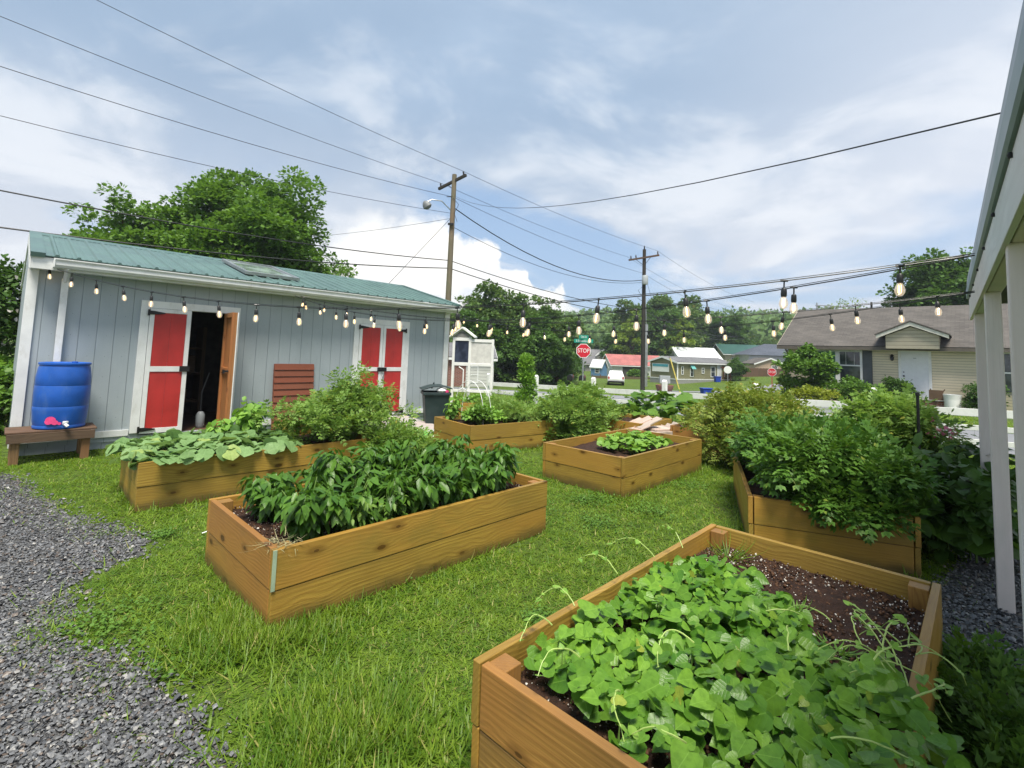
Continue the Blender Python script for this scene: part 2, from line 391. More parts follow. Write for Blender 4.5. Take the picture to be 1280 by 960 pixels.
def siding():
    m, n = new_mat('shed_siding')
    P = n.node('ShaderNodeTexCoord').outputs['Object']
    x, y, z = n.sep(P)
    g = n.math('ABSOLUTE', n.math('SUBTRACT', n.math('FRACT', n.math('DIVIDE', n.math('ADD', x, y), .205)), .5))
    line = n.ramp(g, .028, .010)
    f = n.noise(n.comb(n.math('MULTIPLY', x, 60.), n.math('MULTIPLY', y, 60.), n.math('MULTIPLY', z, 2.)), 1., 3)
    big = n.noise(P, 1.3, 4, .6)
    c = n.mix(n.ramp(big, .3, .7), c4((.33, .375, .405)), c4((.38, .425, .455)))
    c = n.mix(n.math('MULTIPLY', f, .25), c, c4((.20, .25, .29)))
    spl = n.math('MULTIPLY', n.ramp(z, .9, .2), n.ramp(n.noise(P, 5.0, 5, .7), .45, .7))
    c = n.mix(n.math('MULTIPLY', spl, .35), c, c4((.24, .24, .20)))
    c = n.mix(n.math('MULTIPLY', line, .55), c, c4((.12, .15, .17)))
    nx_ = n.math('SUBTRACT', n.math('MULTIPLY', n.math('FRACT', n.math('DIVIDE', n.math('ADD', n.math('ADD', x, y), .085), .205)), .205), .1)
    nz_ = n.math('SUBTRACT', n.math('MULTIPLY', n.math('FRACT', n.math('DIVIDE', z, .31)), .31), .15)
    nail = n.ramp(n.math('SQRT', n.math('ADD', n.math('POWER', nx_, 2.0), n.math('POWER', nz_, 2.0))), .0065, .0035)
    c = n.mix(n.math('MULTIPLY', nail, .55), c, c4((.10, .10, .10)))
    b = principled(n, c, .6, 0, bump(n, n.math('SUBTRACT', n.math('MULTIPLY', f, .15), n.math('MULTIPLY', line, 1.4)), .6, .006))
    n.l.new(b.outputs[0], n.out.inputs[0]); return m
SIDING = siding()
TEAL = plain('teal_metal_roof', (.095, .165, .150), .40, .10, .14, 1.6, .12, 12, ((.16, .24, .22), .5), .6)
DARKM = plain('black_metal', (.02, .02, .022), .45, .4, .2)
BLACKP = plain('black_plastic', (.012, .013, .014), .4, 0, .2)
GALV = plain('galvanised', (.42, .43, .44), .4, .8, .12)
BLUEP = plain('blue_barrel_plastic', (.008, .085, .40), .42, 0, .12, 4, .1, 30, ((.09, .17, .34), .45), .5)
BINBLUE = plain('blue_bin_plastic', (.012, .05, .38), .45, 0, .1)
BINGREEN = plain('dark_green_bin', (.018, .035, .036), .45, 0, .15, 5, .1, 30, ((.06, .07, .06), .3))
PINK = plain('pink_sticker', (.75, .06, .22), .5, 0, .05)
GREENP = plain('lime_plastic', (.16, .55, .10), .4, 0, .06)
WHITEP = plain('white_plastic', (.8, .8, .8), .35, 0, .03)
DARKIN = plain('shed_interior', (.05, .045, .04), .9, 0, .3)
GREYP = plain('grey_box_paint', (.35, .38, .40), .5, 0, .08)
BRICK = None
def brick(name, a, b_, mortar, s=1.0):
    m, n = new_mat(name)
    P = n.node('ShaderNodeTexCoord').outputs['Object']; x, y, z = n.sep(P)
    bt = n.node('ShaderNodeTexBrick', {'Vector': n.comb(n.math('ADD', x, y), z, 0), 'Color1': c4(a), 'Color2': c4(b_), 'Mortar': c4(mortar), 'Scale': 1.0, 'Brick Width': .22 * s, 'Row Height': .075 * s, 'Mortar Size': .008})
    bs = principled(n, bt.outputs[0], .85, 0, bump(n, bt.outputs['Fac'], -.4, .005)); n.l.new(bs.outputs[0], n.out.inputs[0]); return m
BRICK = brick('red_brick', (.25, .075, .05), (.18, .055, .04), (.3, .28, .25))
BLOCK = brick('grey_block', (.26, .26, .25), (.21, .21, .20), (.30, .30, .29), 2.0)
def lap(name, a, pitch=.13, vert=False, dirt=.3):
    m, n = new_mat(name)
    P = n.node('ShaderNodeTexCoord').outputs['Object']; x, y, z = n.sep(P)
    q = n.math('FRACT', n.math('DIVIDE', n.math('ADD', x, y) if vert else z, pitch))
    ln = n.math('MULTIPLY', n.ramp(q, .24, .08), 1.0)
    big = n.noise(P, .8, 4, .6)
    c = n.mix(n.ramp(big, .3, .7), c4(tuple(k * .9 for k in a)), c4(tuple(min(1, k * 1.06) for k in a)))
    c = n.mix(n.math('MULTIPLY', ln, .8), c, c4(tuple(k * .38 for k in a)))
    b = principled(n, c, .6, 0, bump(n, q, .8, .015)); n.l.new(b.outputs[0], n.out.inputs[0]); return m
def shingle(name, a, b_, sx=.30, sz=.14):
    m, n = new_mat(name)
    A = n.node('ShaderNodeAttribute', attribute_name='gr').outputs['Vector']; x, y, z = n.sep(A)
    bt = n.node('ShaderNodeTexBrick', {'Vector': n.comb(x, y, 0), 'Color1': c4(a), 'Color2': c4(b_), 'Mortar': c4(tuple(q * .45 for q in a)), 'Scale': 1.0, 'Brick Width': sx, 'Row Height': sz, 'Mortar Size': .006})
    f = n.noise(A, 40., 4, .7)
    c = n.mix(n.math('MULTIPLY', f, .45), bt.outputs[0], c4(tuple(q * .55 for q in a)))
    c = n.mix(n.ramp(n.noise(A, .7, 3), .4, .7, 0, .35), c, c4(tuple(q * 1.25 for q in b_)))
    b = principled(n, c, .9, 0, bump(n, f, .4, .01)); n.l.new(b.outputs[0], n.out.inputs[0]); return m
CREAM = lap('cream_siding', (.68, .60, .45), .115)
TAUPE = lap('taupe_shakes', (.44, .39, .30), .16)
OLIVE = lap('olive_siding', (.24, .225, .13), .2)
WHITES = lap('white_siding', (.62, .62, .60), .2)
GREYS = lap('grey_siding', (.30, .29, .27), .2)
SKYB = lap('blue_siding', (.11, .24, .42), .25, True)
TANS = lap('tan_siding', (.48, .35, .26), .2)
SHBROWN = shingle('brown_shingles', (.080, .072, .066), (.125, .112, .102))
SHGREY = shingle('grey_shingles', (.14, .14, .15), (.18, .18, .19))
SHDARK = shingle('dark_blue_shingles', (.06, .075, .10), (.09, .10, .13))
GREENROOF = plain('dark_green_metal', (.03, .09, .075), .5, .1, .15, 1)
REDROOF = plain('faded_red_metal', (.38, .13, .115), .5, .1, .15, 1)
WHITEROOF = plain('white_metal_roof', (.66, .67, .68), .5, .1, .06, 1)
DOORW = plain('white_door', (.68, .70, .74), .4, 0, .03)
def glass_dark(name, col=(.02, .025, .03)):
    m, n = new_mat(name); P = n.node('ShaderNodeTexCoord').outputs['Object']
    f = n.noise(P, 2.3, 3); c = n.mix(n.ramp(f, .4, .6), c4(col), c4(tuple(q * 2.2 + .01 for q in col)))
    b = principled(n, c, .06, 0, None, .8); n.l.new(b.outputs[0], n.out.inputs[0]); return m
PANE = glass_dark('window_pane')
PANEG = glass_dark('window_pane_green', (.03, .10, .065))
SHUT = plain('charcoal_shutter', (.075, .085, .09), .6)

def ground_mat():
    m, n = new_mat('lawn_soil'); P = n.node('ShaderNodeTexCoord').outputs['Object']
    f = n.noise(P, .5, 5, .65); f2 = n.noise(P, 9., 5, .7); f3 = n.noise(P, 70., 3, .6)
    c = n.mix(n.ramp(f, .3, .7), c4((.075, .135, .016)), c4((.13, .20, .025)))
    c = n.mix(n.ramp(f2, .35, .7, 0, .7), c, c4((.14, .21, .03)))
    c = n.mix(n.ramp(f2, .54, .36, 0, .8), c, c4((.035, .045, .014)))
    c = n.mix(n.ramp(n.noise(P, 2.2, 4, .6), .60, .68, 0, .6), c, c4((.11, .085, .045)))
    c = n.mix(n.math('MULTIPLY', f3, .5), c, c4((.04, .07, .012)))
    b = principled(n, c, .95, 0, bump(n, n.math('ADD', f3, f2), .9, .03), .2); n.l.new(b.outputs[0], n.out.inputs[0]); return m
def gravel_mat():
    m, n = new_mat('gravel_bed'); P = n.node('ShaderNodeTexCoord').outputs['Object']
    v = n.node('ShaderNodeTexVoronoi', {'Vector': P, 'Scale': 55.0}); v2 = n.node('ShaderNodeTexVoronoi', {'Vector': P, 'Scale': 55.0}, feature='DISTANCE_TO_EDGE')
    r1 = n.sep(v.outputs['Color'])[0]
    c = n.mix(r1, c4((.06, .06, .066)), c4((.20, .20, .20)))
    c = n.mix(n.ramp(n.noise(P, 1.2, 4, .6), .45, .72, 0, .6), c, c4((.10, .085, .06)))
    c = n.mix(n.ramp(v2.outputs['Distance'], .06, .0), c, c4((.025, .025, .027)))
    b = principled(n, c, .6, 0, bump(n, v2.outputs['Distance'], 1.0, .03), .4); n.l.new(b.outputs[0], n.out.inputs[0]); return m
def stone_mat():
    m, n = new_mat('gravel_stone'); gi = n.node('ShaderNodeNewGeometry').outputs['Random Per Island']
    P = n.node('ShaderNodeTexCoord').outputs['Object']
    c = n.mix(gi, c4((.052, .054, .060)), c4((.225, .228, .235)))
    c = n.mix(n.ramp(n.math('FRACT', n.math('MULTIPLY', gi, 53.3)), .93, .95, 0, .7), c, c4((.46, .44, .41)))
    c = n.mix(n.ramp(n.math('FRACT', n.math('MULTIPLY', gi, 17.3)), .90, .93, 0, .7), c, c4((.15, .10, .065)))
    c = n.mix(n.math('MULTIPLY', n.noise(P, 120., 3), .4), c, c4((.05, .05, .055)))
    b = principled(n, c, .42, 0, bump(n, n.noise(P, 200., 3), .3, .002), .5); n.l.new(b.outputs[0], n.out.inputs[0]); return m
def asphalt_mat():
    m, n = new_mat('asphalt'); P = n.node('ShaderNodeTexCoord').outputs['Object']
    c = n.mix(n.noise(P, 30., 4, .7), c4((.13, .135, .15)), c4((.24, .245, .26)))
    c = n.mix(n.ramp(n.noise(P, .5, 4, .6), .4, .7, 0, .5), c, c4((.28, .285, .30)))
    b = principled(n, c, .75, 0, bump(n, n.noise(P, 90., 3), .4, .01), .4); n.l.new(b.outputs[0], n.out.inputs[0]); return m
def soil_mat():
    m, n = new_mat('garden_soil'); P = n.node('ShaderNodeTexCoord').outputs['Object']
    f = n.noise(P, 14., 6, .7); f3 = n.noise(P, 90., 4, .7)
    c = n.mix(n.ramp(f, .3, .7), c4((.030, .014, .009)), c4((.085, .040, .024)))
    c = n.mix(n.math('MULTIPLY', f3, .5), c, c4((.02, .010, .007)))
    b = principled(n, c, .85, 0, bump(n, n.math('ADD', f3, f), 1.0, .02), .3); n.l.new(b.outputs[0], n.out.inputs[0]); return m
GROUND, GRAVEL, STONE, ASPH, SOIL = ground_mat(), gravel_mat(), stone_mat(), asphalt_mat(), soil_mat()
PERL = plain('perlite', (.62, .58, .52), .8, 0, .3)
GRASSM = leafm('grass_blades', (.060, .150, .012), (.235, .345, .034), .42, .36, ((.42, .38, .13), .07), False, 5.0)
MULCH = plain('mulch', (.13, .065, .04), .9, 0, .5, 12, .8, 40)

# ================================================================= ground
def grid_sheet(name, xs, ys, mat, dz=0.0, mask=None):
    X, Y = np.meshgrid(xs, ys); nx, ny = len(xs), len(ys)
    Z = np.array([gz(a, b) + dz for a, b in zip(X.ravel(), Y.ravel())])
    V = np.stack([X.ravel(), Y.ravel(), Z], 1)
    i = np.arange(nx * ny).reshape(ny, nx)
    q = np.stack([i[:-1, :-1], i[:-1, 1:], i[1:, 1:], i[1:, :-1]], -1).reshape(-1, 4)
    return np_mesh(name, V, q.ravel(), np.arange(len(q)) * 4, mat, None, True)
def axis_pts(lo, hi):
    a = [0.]; st = 1.0
    while a[-1] < hi: a.append(a[-1] + st); st = 1.0 if a[-1] < 70 else min(st * 1.15, 60)
    b = [0.]; st = 1.0
    while b[-1] > lo: b.append(b[-1] - st); st = 1.0 if b[-1] > -60 else min(st * 1.15, 60)
    return np.array(b[::-1] + a[1:])
tag(grid_sheet('ground', axis_pts(-900, 900), axis_pts(-300, 1200), GROUND), kind='structure')

def poly_sheet(name, poly, mat, dz, step=.5, kind='structure'):
    """flat-ish sheet over a polygon, following the ground"""
    import bmesh
    bm = bmesh.new(); vs = [bm.verts.new((x, y, 0)) for x, y in poly]; bm.faces.new(vs)
    xs = [q[0] for q in poly]; ys = [q[1] for q in poly]
    for ax, lo, hi in ((0, min(xs), max(xs)), (1, min(ys), max(ys))):
        t = math.ceil(lo / step) * step
        while t < hi:
            pc = (t, 0, 0) if ax == 0 else (0, t, 0); no = (1, 0, 0) if ax == 0 else (0, 1, 0)
            bmesh.ops.bisect_plane(bm, geom=bm.verts[:] + bm.edges[:] + bm.faces[:], plane_co=pc, plane_no=no); t += step
    for v in bm.verts: v.co.z = gz(v.co.x, v.co.y) + dz
    bm.normal_update()
    for f in bm.faces:
        if f.normal.z < 0: f.normal_flip()
    me = bpy.data.meshes.new(name); bm.to_mesh(me); bm.free(); me.materials.append(mat)
    o = bpy.data.objects.new(name, me); COL.objects.link(o); return tag(o, kind=kind)
def wpoly(pts): return [W(a, p)[:2] for a, p in pts]
# gravel yard at the left, its edge eaten by the grass
GL = [(-7.2, 6.1), (-5.9, 5.9), (-5.3, 5.55), (-4.75, 5.15), (-4.1, 4.75), (-3.5, 4.5), (-2.85, 4.08), (-2.75, 3.85), (-2.95, 3.6), (-2.85, 3.35), (-2.6, 3.1), (-2.45, 2.85), (-2.1, 2.7), (-1.75, 2.55), (-1.35, 2.25), (-1.05, 2.05), (-.8, 1.7), (-.6, 1.2), (-.6, -3)]
GL2 = []
for (x0, y0), (x1, y1) in zip(GL[:-1], GL[1:]):
    k_ = max(1, int(math.hypot(x1 - x0, y1 - y0) / .10)) if y1 > .5 else 1
    for q in range(k_): GL2.append((x0 + (x1 - x0) * q / k_ + rnd.gauss(0, .035), y0 + (y1 - y0) * q / k_ + rnd.gauss(0, .035)))
GLP = GL2 + [GL[-1], (-12, -3), (-12, 6.5)]
poly_sheet('gravel_yard', GLP, GRAVEL, .004)
GRW = wpoly([(2.9, .12), (3.9, .22), (4.6, .34), (5.1, .30), (6.2, .10), (7.0, -.05), (7.3, -.9), (3.0, -2.2), (1.0, -2.2), (1.6, -.2)])
poly_sheet('gravel_strip', GRW, GRAVEL, .004)
poly_sheet('road', wpoly([(13.9, -30), (18.4, -30), (18.4, 40), (13.9, 40)]), ASPH, .012, 1.0)
poly_sheet('cross_road', [(-40, 38.5), (-10, 40), (4, 41), (14, 43), (22, 46.5), (32, 55), (60, 80), (64, 77), (36, 50), (26, 42), (16, 38.2), (4, 36.4), (-10, 35.4), (-40, 34)], ASPH, .018, 1.0)
poly_sheet('driveway', wpoly([(18.4, 5.0), (25.5, 4.6), (25.5, 1.9), (18.4, 1.7)]), ASPH, .016, 1.0)
tag(poly_sheet('mulch_bed', wpoly([(22.2, 8.0), (26.9, 8.2), (26.9, 3.8), (24.6, 4.0), (22.8, 5.5)]), MULCH, .02, .5), kind='structure')

# ------------------------------------------------ inside tests
def inside(poly, X, Y):
    r = np.zeros(len(X), bool); n = len(poly); j = n - 1
    for i in range(n):
        xi, yi = poly[i]; xj, yj = poly[j]
        c = ((yi > Y) != (yj > Y)) & (X < (xj - xi) * (Y - yi) / (yj - yi + 1e-12) + xi); r ^= c; j = i
    return r
def ap(X, Y): return X * S[0] + Y * S[1], X * Nn[0] + Y * Nn[1]

# ------------------------------------------------ gravel stones
def stones(name, poly, n, smin, smax, label, near):
    xs = [q[0] for q in poly]; ys = [q[1] for q in poly]
    X = rng.uniform(max(min(xs), -7), min(max(xs), 6), n * 6); Y = rng.uniform(max(min(ys), 1.0), max(ys), n * 6)
    vis = (np.abs(X) < 1.12 * Y + .3) & inside(poly, X + rng.normal(0, .07, n * 6), Y + rng.normal(0, .07, n * 6))
    d = np.hypot(X, Y); keep = vis & (rng.uniform(0, 1, n * 6) < np.clip((near / d) ** 1.3, 0, 1))
    X, Y = X[keep][:n], Y[keep][:n]; k = len(X)
    O = [(1, 0, 0), (-1, 0, 0), (0, 1, 0), (0, -1, 0), (0, 0, 1), (0, 0, -1), (.62, .62, .45), (-.62, .6, -.4), (.6, -.62, -.35), (-.6, -.6, .5)]
    F = [(0, 6, 4), (6, 2, 4), (2, 1, 4), (1, 9, 4), (9, 3, 4), (3, 0, 4), (2, 6, 0), (0, 8, 5), (0, 2, 5), (2, 7, 5), (7, 1, 5), (2, 1, 7), (1, 3, 5), (3, 8, 5), (3, 0, 8), (1, 3, 9)]
    sc_ = Scatter()
    for vnt in range(6):
        r2 = np.random.default_rng(vnt + 50)
        T = ([tuple(np.array(q) * r2.uniform(.7, 1.25, 3)) for q in O], F)
        sl = slice(vnt, None, 6); kk = len(X[sl])
        size = rng.uniform(smin, smax, kk) * np.where(rng.uniform(0, 1, kk) < .05, 1.7, 1)
        s3 = np.stack([size * rng.uniform(.7, 1.3, kk), size, size * rng.uniform(.4, .8, kk)], 1)
        fw = unit(rng.normal(0, 1, (kk, 3)) * (1, 1, .35)); up = unit(rng.normal(0, .35, (kk, 3)) + (0, 0, 1))
        sc_.add(T, np.stack([X[sl], Y[sl], rng.uniform(.004, .016, kk)], 1), fw, up, s3)
    o = sc_.build(name, STONE); return tag(o, label, 'gravel', None, 'stuff')
stones('gravel_stones', GLP, 34000, .0055, .0125, 'loose dark grey gravel stones on the yard at the left of the lawn', 3.2)
stones('gravel_stones', GRW, 6500, .008, .016, 'loose dark gravel stones beside the white posts', 5.5)

# ------------------------------------------------ grass
BEDS = []   # (a, p, length, width, rot) filled before the grass is sown
def grass_field():
    sc_ = Scatter(); tot = 0
    def zone(n, x0, x1, y0, y1, h0, h1, wd, test=None, lean=.9):
        X = rng.uniform(x0, x1, n); Y = rng.uniform(y0, y1, n)
        k = np.abs(X) < 1.13 * Y + .6
        # ragged edge along the gravel
        wob = .16 * np.sin(X * 7) * np.cos(Y * 9) + rng.normal(0, .15, n)
        k &= ~inside(GLP, X + wob, Y + wob) | ((rng.uniform(0, 1, n) < .03) & (Y > 1.8))
        k &= ~inside(GRW, X + wob * .7, Y + wob * .7) | (rng.uniform(0, 1, n) < .03)
        a, p = ap(X, Y)
        for (ba, bp, L, w_, rt) in BEDS:
            c, s_ = math.cos(-rt), math.sin(-rt); u = (a - ba) * c - (p - bp) * s_; v = (a - ba) * s_ + (p - bp) * c
            k &= ~((u > .02) & (u < L - .02) & (v > .02) & (v < w_ - .02))
        k &= ~((p > 9.55) & (a > .1) & (a < 7.7) & (p < 14.3))
        k &= ~((a > 13.8) & (a < 18.5))
        if test is not None: k &= test(X, Y, a, p)
        pt = np.sin(X * 2.3 + 1.7 * np.sin(Y * 1.9)) * np.sin(Y * 3.1 + 1.3 * np.sin(X * 2.7)); k &= (pt < .55) | (rng.uniform(0, 1, n) < .35)
        X, Y = X[k], Y[k]; m_ = len(X)
        clump = .55 + .45 * np.sin(X * 3.1 + 1.3 * np.sin(Y * 2.3)) * np.cos(Y * 2.7 + np.sin(X * 1.7))
        th = rng.uniform(0, 6.283, m_)
        el = rng.uniform(.25, lean, m_)
        f = np.stack([np.cos(th) * np.cos(el), np.sin(th) * np.cos(el), np.sin(el)], 1)
        up = unit(np.stack([-np.cos(th) * np.sin(el), -np.sin(th) * np.sin(el), np.cos(el)], 1))
        L = rng.uniform(h0, h1, m_) * (.65 + .6 * clump)
        sz = np.stack([L * 0 + wd * rng.uniform(.6, 1.4, m_), L, L * rng.uniform(-.9, .15, m_)], 1)
        Z = np.array([gz(q, t) for q, t in zip(X, Y)]) if y1 > 18 else np.zeros(m_)
        sc_.add(BLADE, np.stack([X, Y, Z + .001], 1), f, up, sz)
        return m_
    zone(170000, -2.8, 4.2, 1.2, 4.2, .022, .058, .0062, None, .7)
    zone(190000, -8.6, 6.5, 4.2, 7.5, .025, .058, .0085, None, .75)
    zone(110000, -12, 10, 7.5, 13.0, .04, .08, .014, None, .8)
    zone(60000, -3, 16, 13.0, 26.0, .06, .10, .03)
    # longer tufts along the boards and at the gravel's edge
    for (ba, bp, L, w_, rt) in BEDS[:6]:
        c, s_ = math.cos(rt), math.sin(rt)
        def near(X, Y, a, p):
            u = (a - ba) * c + (p - bp) * s_; v = -(a - ba) * s_ + (p - bp) * c
            dx = np.maximum(np.maximum(-u, u - L), 0); dy = np.maximum(np.maximum(-v, v - w_), 0); d = np.hypot(dx, dy)
            return (d > 0) & (rng.uniform(0, 1, len(X)) < np.exp(-d / .035))
        cx, cy, _ = W(ba + L / 2, bp + w_ / 2); rr = 2.0
        zone(60000, cx - rr, cx + rr, max(1.2, cy - rr), cy + rr, .05, .12, .006 if cy < 5 else .009, near, 1.3)
    ed = np.array(GL)
    def edge(X, Y, a, p):
        d = np.min(np.stack([np.hypot(X - q[0], Y - q[1]) for q in (ed[:-1] + ed[1:]) / 2]), 0)
        return (d < .38) & (rng.uniform(0, 1, len(X)) < .5)
    zone(26000, -6, -.3, 1.3, 6, .05, .12, .006, edge, .7)
    # lush tuft in the bottom left foreground and weeds at the right edge by the gravel
    zone(22000, -1.25, .0, 1.5, 2.7, .06, .14, .007, lambda X, Y, a, p: np.hypot(X + .62, Y - 2.05) < .30 + .35 * rng.uniform(0, 1, len(X)) ** 2, 1.2)
    zone(22000, -1.9, -.6, 2.5, 3.7, .06, .13, .0065, lambda X, Y, a, p: np.hypot(X + 1.35, Y - 3.0) < .25 + .45 * rng.uniform(0, 1, len(X)) ** 2, 1.2)
    cl = Scatter(); pc = [(rnd.uniform(-3, 3.5), rnd.uniform(2.2, 7.5), rnd.uniform(.12, .35)) for _ in range(40)]
    for x_, y_, r_c in pc:
        n = int(1500 * r_c); q = rng.normal(0, r_c * .5, (n, 2)); X = x_ + q[:, 0]; Y = y_ + q[:, 1]; a, p = ap(X, Y); k = ~inside(GLP, X, Y) & ~inside(GRW, X, Y)
        for (ba, bp, L, w_, rt) in BEDS:
            c, s_ = math.cos(-rt), math.sin(-rt); u = (a - ba) * c - (p - bp) * s_; v = (a - ba) * s_ + (p - bp) * c; k &= ~((u > -.02) & (u < L + .02) & (v > -.02) & (v < w_ + .02))
        X, Y = X[k], Y[k]; n = len(X)
        if n: cl.add(HEART, np.stack([X, Y, rng.uniform(.015, .05, n)], 1), rng.normal(0, 1, (n, 3)) * (1, 1, .25), unit(rng.normal(0, .3, (n, 3)) + (0, 0, 1)), rng.uniform(.010, .022, n))
    tag(cl.build('clover', BUSHG), 'patches of small clover leaves scattered through the lawn', 'clover', None, 'stuff')
    return tag(sc_.build('grass', GRASSM), 'short clumpy green grass of the lawn between the raised beds', 'grass', None, 'stuff')
# ================================================================= shed
def make_shed():
    X0, X1, P0, P1 = .17, 7.66, 9.6, 14.0
    t = thing('garden_shed', 'grey blue garden shed with teal metal roof and two pairs of red doors', 'shed', (0, 0, 0), RZ)
    # walls: the front one is pieced round the two door openings
    wl = MB()
    z0, z1 = .10, 2.62
    for a0, a1, b0, b1 in ((X0, 1.58, z0, z1), (1.58, 2.78, 2.17, z1), (2.78, 5.24, z0, z1), (5.24, 6.42, 2.16, z1), (6.42, X1, z0, z1), (5.24, 6.42, z0, .17), (1.58, 2.78, z0, .16)):
        wl.box(a0, P0, b0, a1, P0 + .09, b1)
    wl.box(X0, P1 - .09, z0, X1, P1, z1)
    for a0, a1 in ((X0, X0 + .09), (X1 - .09, X1)):
        wl.prism([(P0 + .09, z0), (P1 - .09, z0), (P1 - .09, z1), (11.8, 3.28), (P0 + .09, z1)], a0, a1, 'yz')
    wl.build('wall', SIDING, t)
    MB().box(X0 + .02, P0 + .02, .0, X1 - .02, P1 - .02, .10).build('skirt_base', SIDING, t)
    ib = MB().box(X0 + .1, P0 + .1, .101, X1 - .1, P1 - .1, .16); ib.build('inner_floor', OLDW, t)
    # inside partition seen in the doorway
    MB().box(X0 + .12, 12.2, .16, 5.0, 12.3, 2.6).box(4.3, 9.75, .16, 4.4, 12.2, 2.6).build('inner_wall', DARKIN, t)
    for nm, q in (('base_trim', [(X0, .17, 1.45, .265), (2.90, .17, 5.12, .265), (6.52, .17, X1, .265)]),):
        for a0, b0, a1, b1 in q: MB().box(a0, P0 - .022, b0, a1, P0 - .001, b1).build(nm, WHITE, t, .003)
    MB().box(X0 - .02, P0 - .03, .12, X0 + .095, P0 - .001, 2.6).box(X0 - .02, P0 - .001, .12, X0 - .001, P0 + .1, 2.6).build('corner_trim', WHITE, t, .003)
    MB().box(X1 - .12, P0 - .03, .12, X1 + .02, P0 - .001, 2.6).box(X1 + .001, P0 - .001, .12, X1 + .02, P0 + .1, 2.6).build('corner_trim', WHITE, t, .003)
    # door frames
    for a0, a1 in ((1.46, 2.90), (5.13, 6.51)):
        f = MB(); w_ = .115
        f.box(a0, P0 - .03, .20, a0 + w_, P0 - .001, 2.29).box(a1 - w_, P0 - .03, .20, a1, P0 - .001, 2.29).box(a0 + w_, P0 - .03, 2.175, a1 - w_, P0 - .001, 2.29)
        f.build('door_frame', WHITE, t, .003)
    def leaf(a0, a1, bare=False):
        """one door leaf; origin at its hinge side, red panels in a white frame"""
        wd = a1 - a0; q_ = 1 if not bare else -1
        d = MB().box(0, -.018, .185, wd, .018, 2.17, 2).build('door', STUD if bare else WHITE, t)
        for b0, b1 in ((.265, 1.155), (1.245, 2.105)):
            p = MB()
            for i in range(2):
                xa = .065 + (wd - .13) * i / 2; p.box(xa + .001, -.024 * q_, b0, xa + (wd - .13) / 2 - .001, -.0185 * q_, b1)
            p.build('panel', RED, d)
        fr = MB()
        for q in ((0, .185, .062, 2.17), (wd - .062, .185, wd, 2.17), (.062, .185, wd - .062, .262), (.062, 1.158, wd - .062, 1.242), (.062, 2.108, wd - .062, 2.17)):
            fr.box(q[0], -.036 * q_, q[1], q[2], -.0182 * q_, q[3])
        fr.build('frame', WHITE, d, .002)
        return d
    d1 = leaf(1.58, 2.15); d1.location = (1.58, P0 - .008, 0)
    d2 = leaf(5.25, 5.815); d2.location = (5.25, P0 - .008, 0)
    d3 = leaf(5.825, 6.39); d3.location = (5.825, P0 - .008, 0)
    # open leaf, bare studs on its inside
    d4 = leaf(0, .60, True); d4.location = (2.705, P0 - .02, 0); d4.rotation_euler = (0, 0, R(-94))
    d4['label'] = 'open door leaf showing its bare wooden inside'
    st = MB()
    for q in ((.0, .185, .07, 2.17), (.53, .185, .60, 2.17), (.07, .185, .53, .26), (.07, 1.15, .53, 1.24), (.07, 2.09, .53, 2.17)): st.box(q[0], -.056, q[1], q[2], -.019, q[3], 2 if q[3] - q[1] > 1 else 0)
    st.build('stud_frame', STUD, d4, .003)
    # black strap hinges and latches
    def strap(par, x, z, flip=1):
        m_ = MB(); m_.prism([(x, z - .03), (x + .05 * flip, z - .03), (x + .20 * flip, z - .008), (x + .20 * flip, z + .008), (x + .05 * flip, z + .03), (x, z + .03)], -.052, -.040)
        m_.box(min(x, x - .03 * flip), -.058, z - .05, max(x, x - .03 * flip), -.038, z + .05); return m_.build('hinge', DARKM, par)
    strap(d1, .0, 2.10); strap(d1, .0, .25); strap(d2, .0, 2.10); strap(d2, .0, .25); strap(d3, .565, 2.08, -1); strap(d3, .565, .25, -1)
    MB().box(.46, -.055, 1.16, .60, -.037, 1.25).build('latch', DARKM, d1)
    MB().box(.46, -.055, 1.15, .565, -.037, 1.24).box(.50, -.07, 1.17, .60, -.056, 1.215).build('latch', DARKM, d2)
    MB().box(-.0, -.055, 1.15, .11, -.037, 1.24).build('latch', DARKM, d3)
    MB().tube([(.03, -.06, 1.13), (.03, -.075, 1.08), (.03, -.06, 1.03)], .012).box(.01, -.07, 1.0, .05, -.045, 1.045).build('padlock', GALV, d3)
    MB().tube([(.59, -.06, 1.19), (.62, -.13, 1.19)], .018).box(.57, -.14, 1.16, .66, -.12, 1.22).build('latch', DARKM, d4)
    # roof: standing ribs on both slopes
    E0, EZ, RP, RZt = 9.27, 2.775, 11.8, 3.44
    sl = math.atan2(RZt - EZ, RP - E0); ln = math.hypot(RZt - EZ, RP - E0)
    for side in (1, -1):
        Mx = Matrix.Translation((0, E0, EZ)) @ Matrix.Rotation(sl, 4, 'X') if side == 1 else Matrix.Translation((0, 2 * RP - E0, EZ)) @ Matrix.Rotation(R(180), 4, 'Z') @ Matrix.Rotation(sl, 4, 'X') @ Matrix.Translation((-7.90, 0, 0))
        r = MB().box(.16, 0, -.012, 7.70, ln, 0, 1, Mx)
        a = .42
        while a < 7.62:
            r.prism([(a - .030, .0), (a - .014, .026), (a + .014, .026), (a + .030, .0)], -.005, ln, 'xz', Mx)
            for q in (.085, .155): r.prism([(a + q - .012, .0), (a + q - .006, .006), (a + q + .006, .006), (a + q + .012, .0)], 0, ln, 'xz', Mx)
            a += .2286
        rf = r.build('roof', TEAL, t)
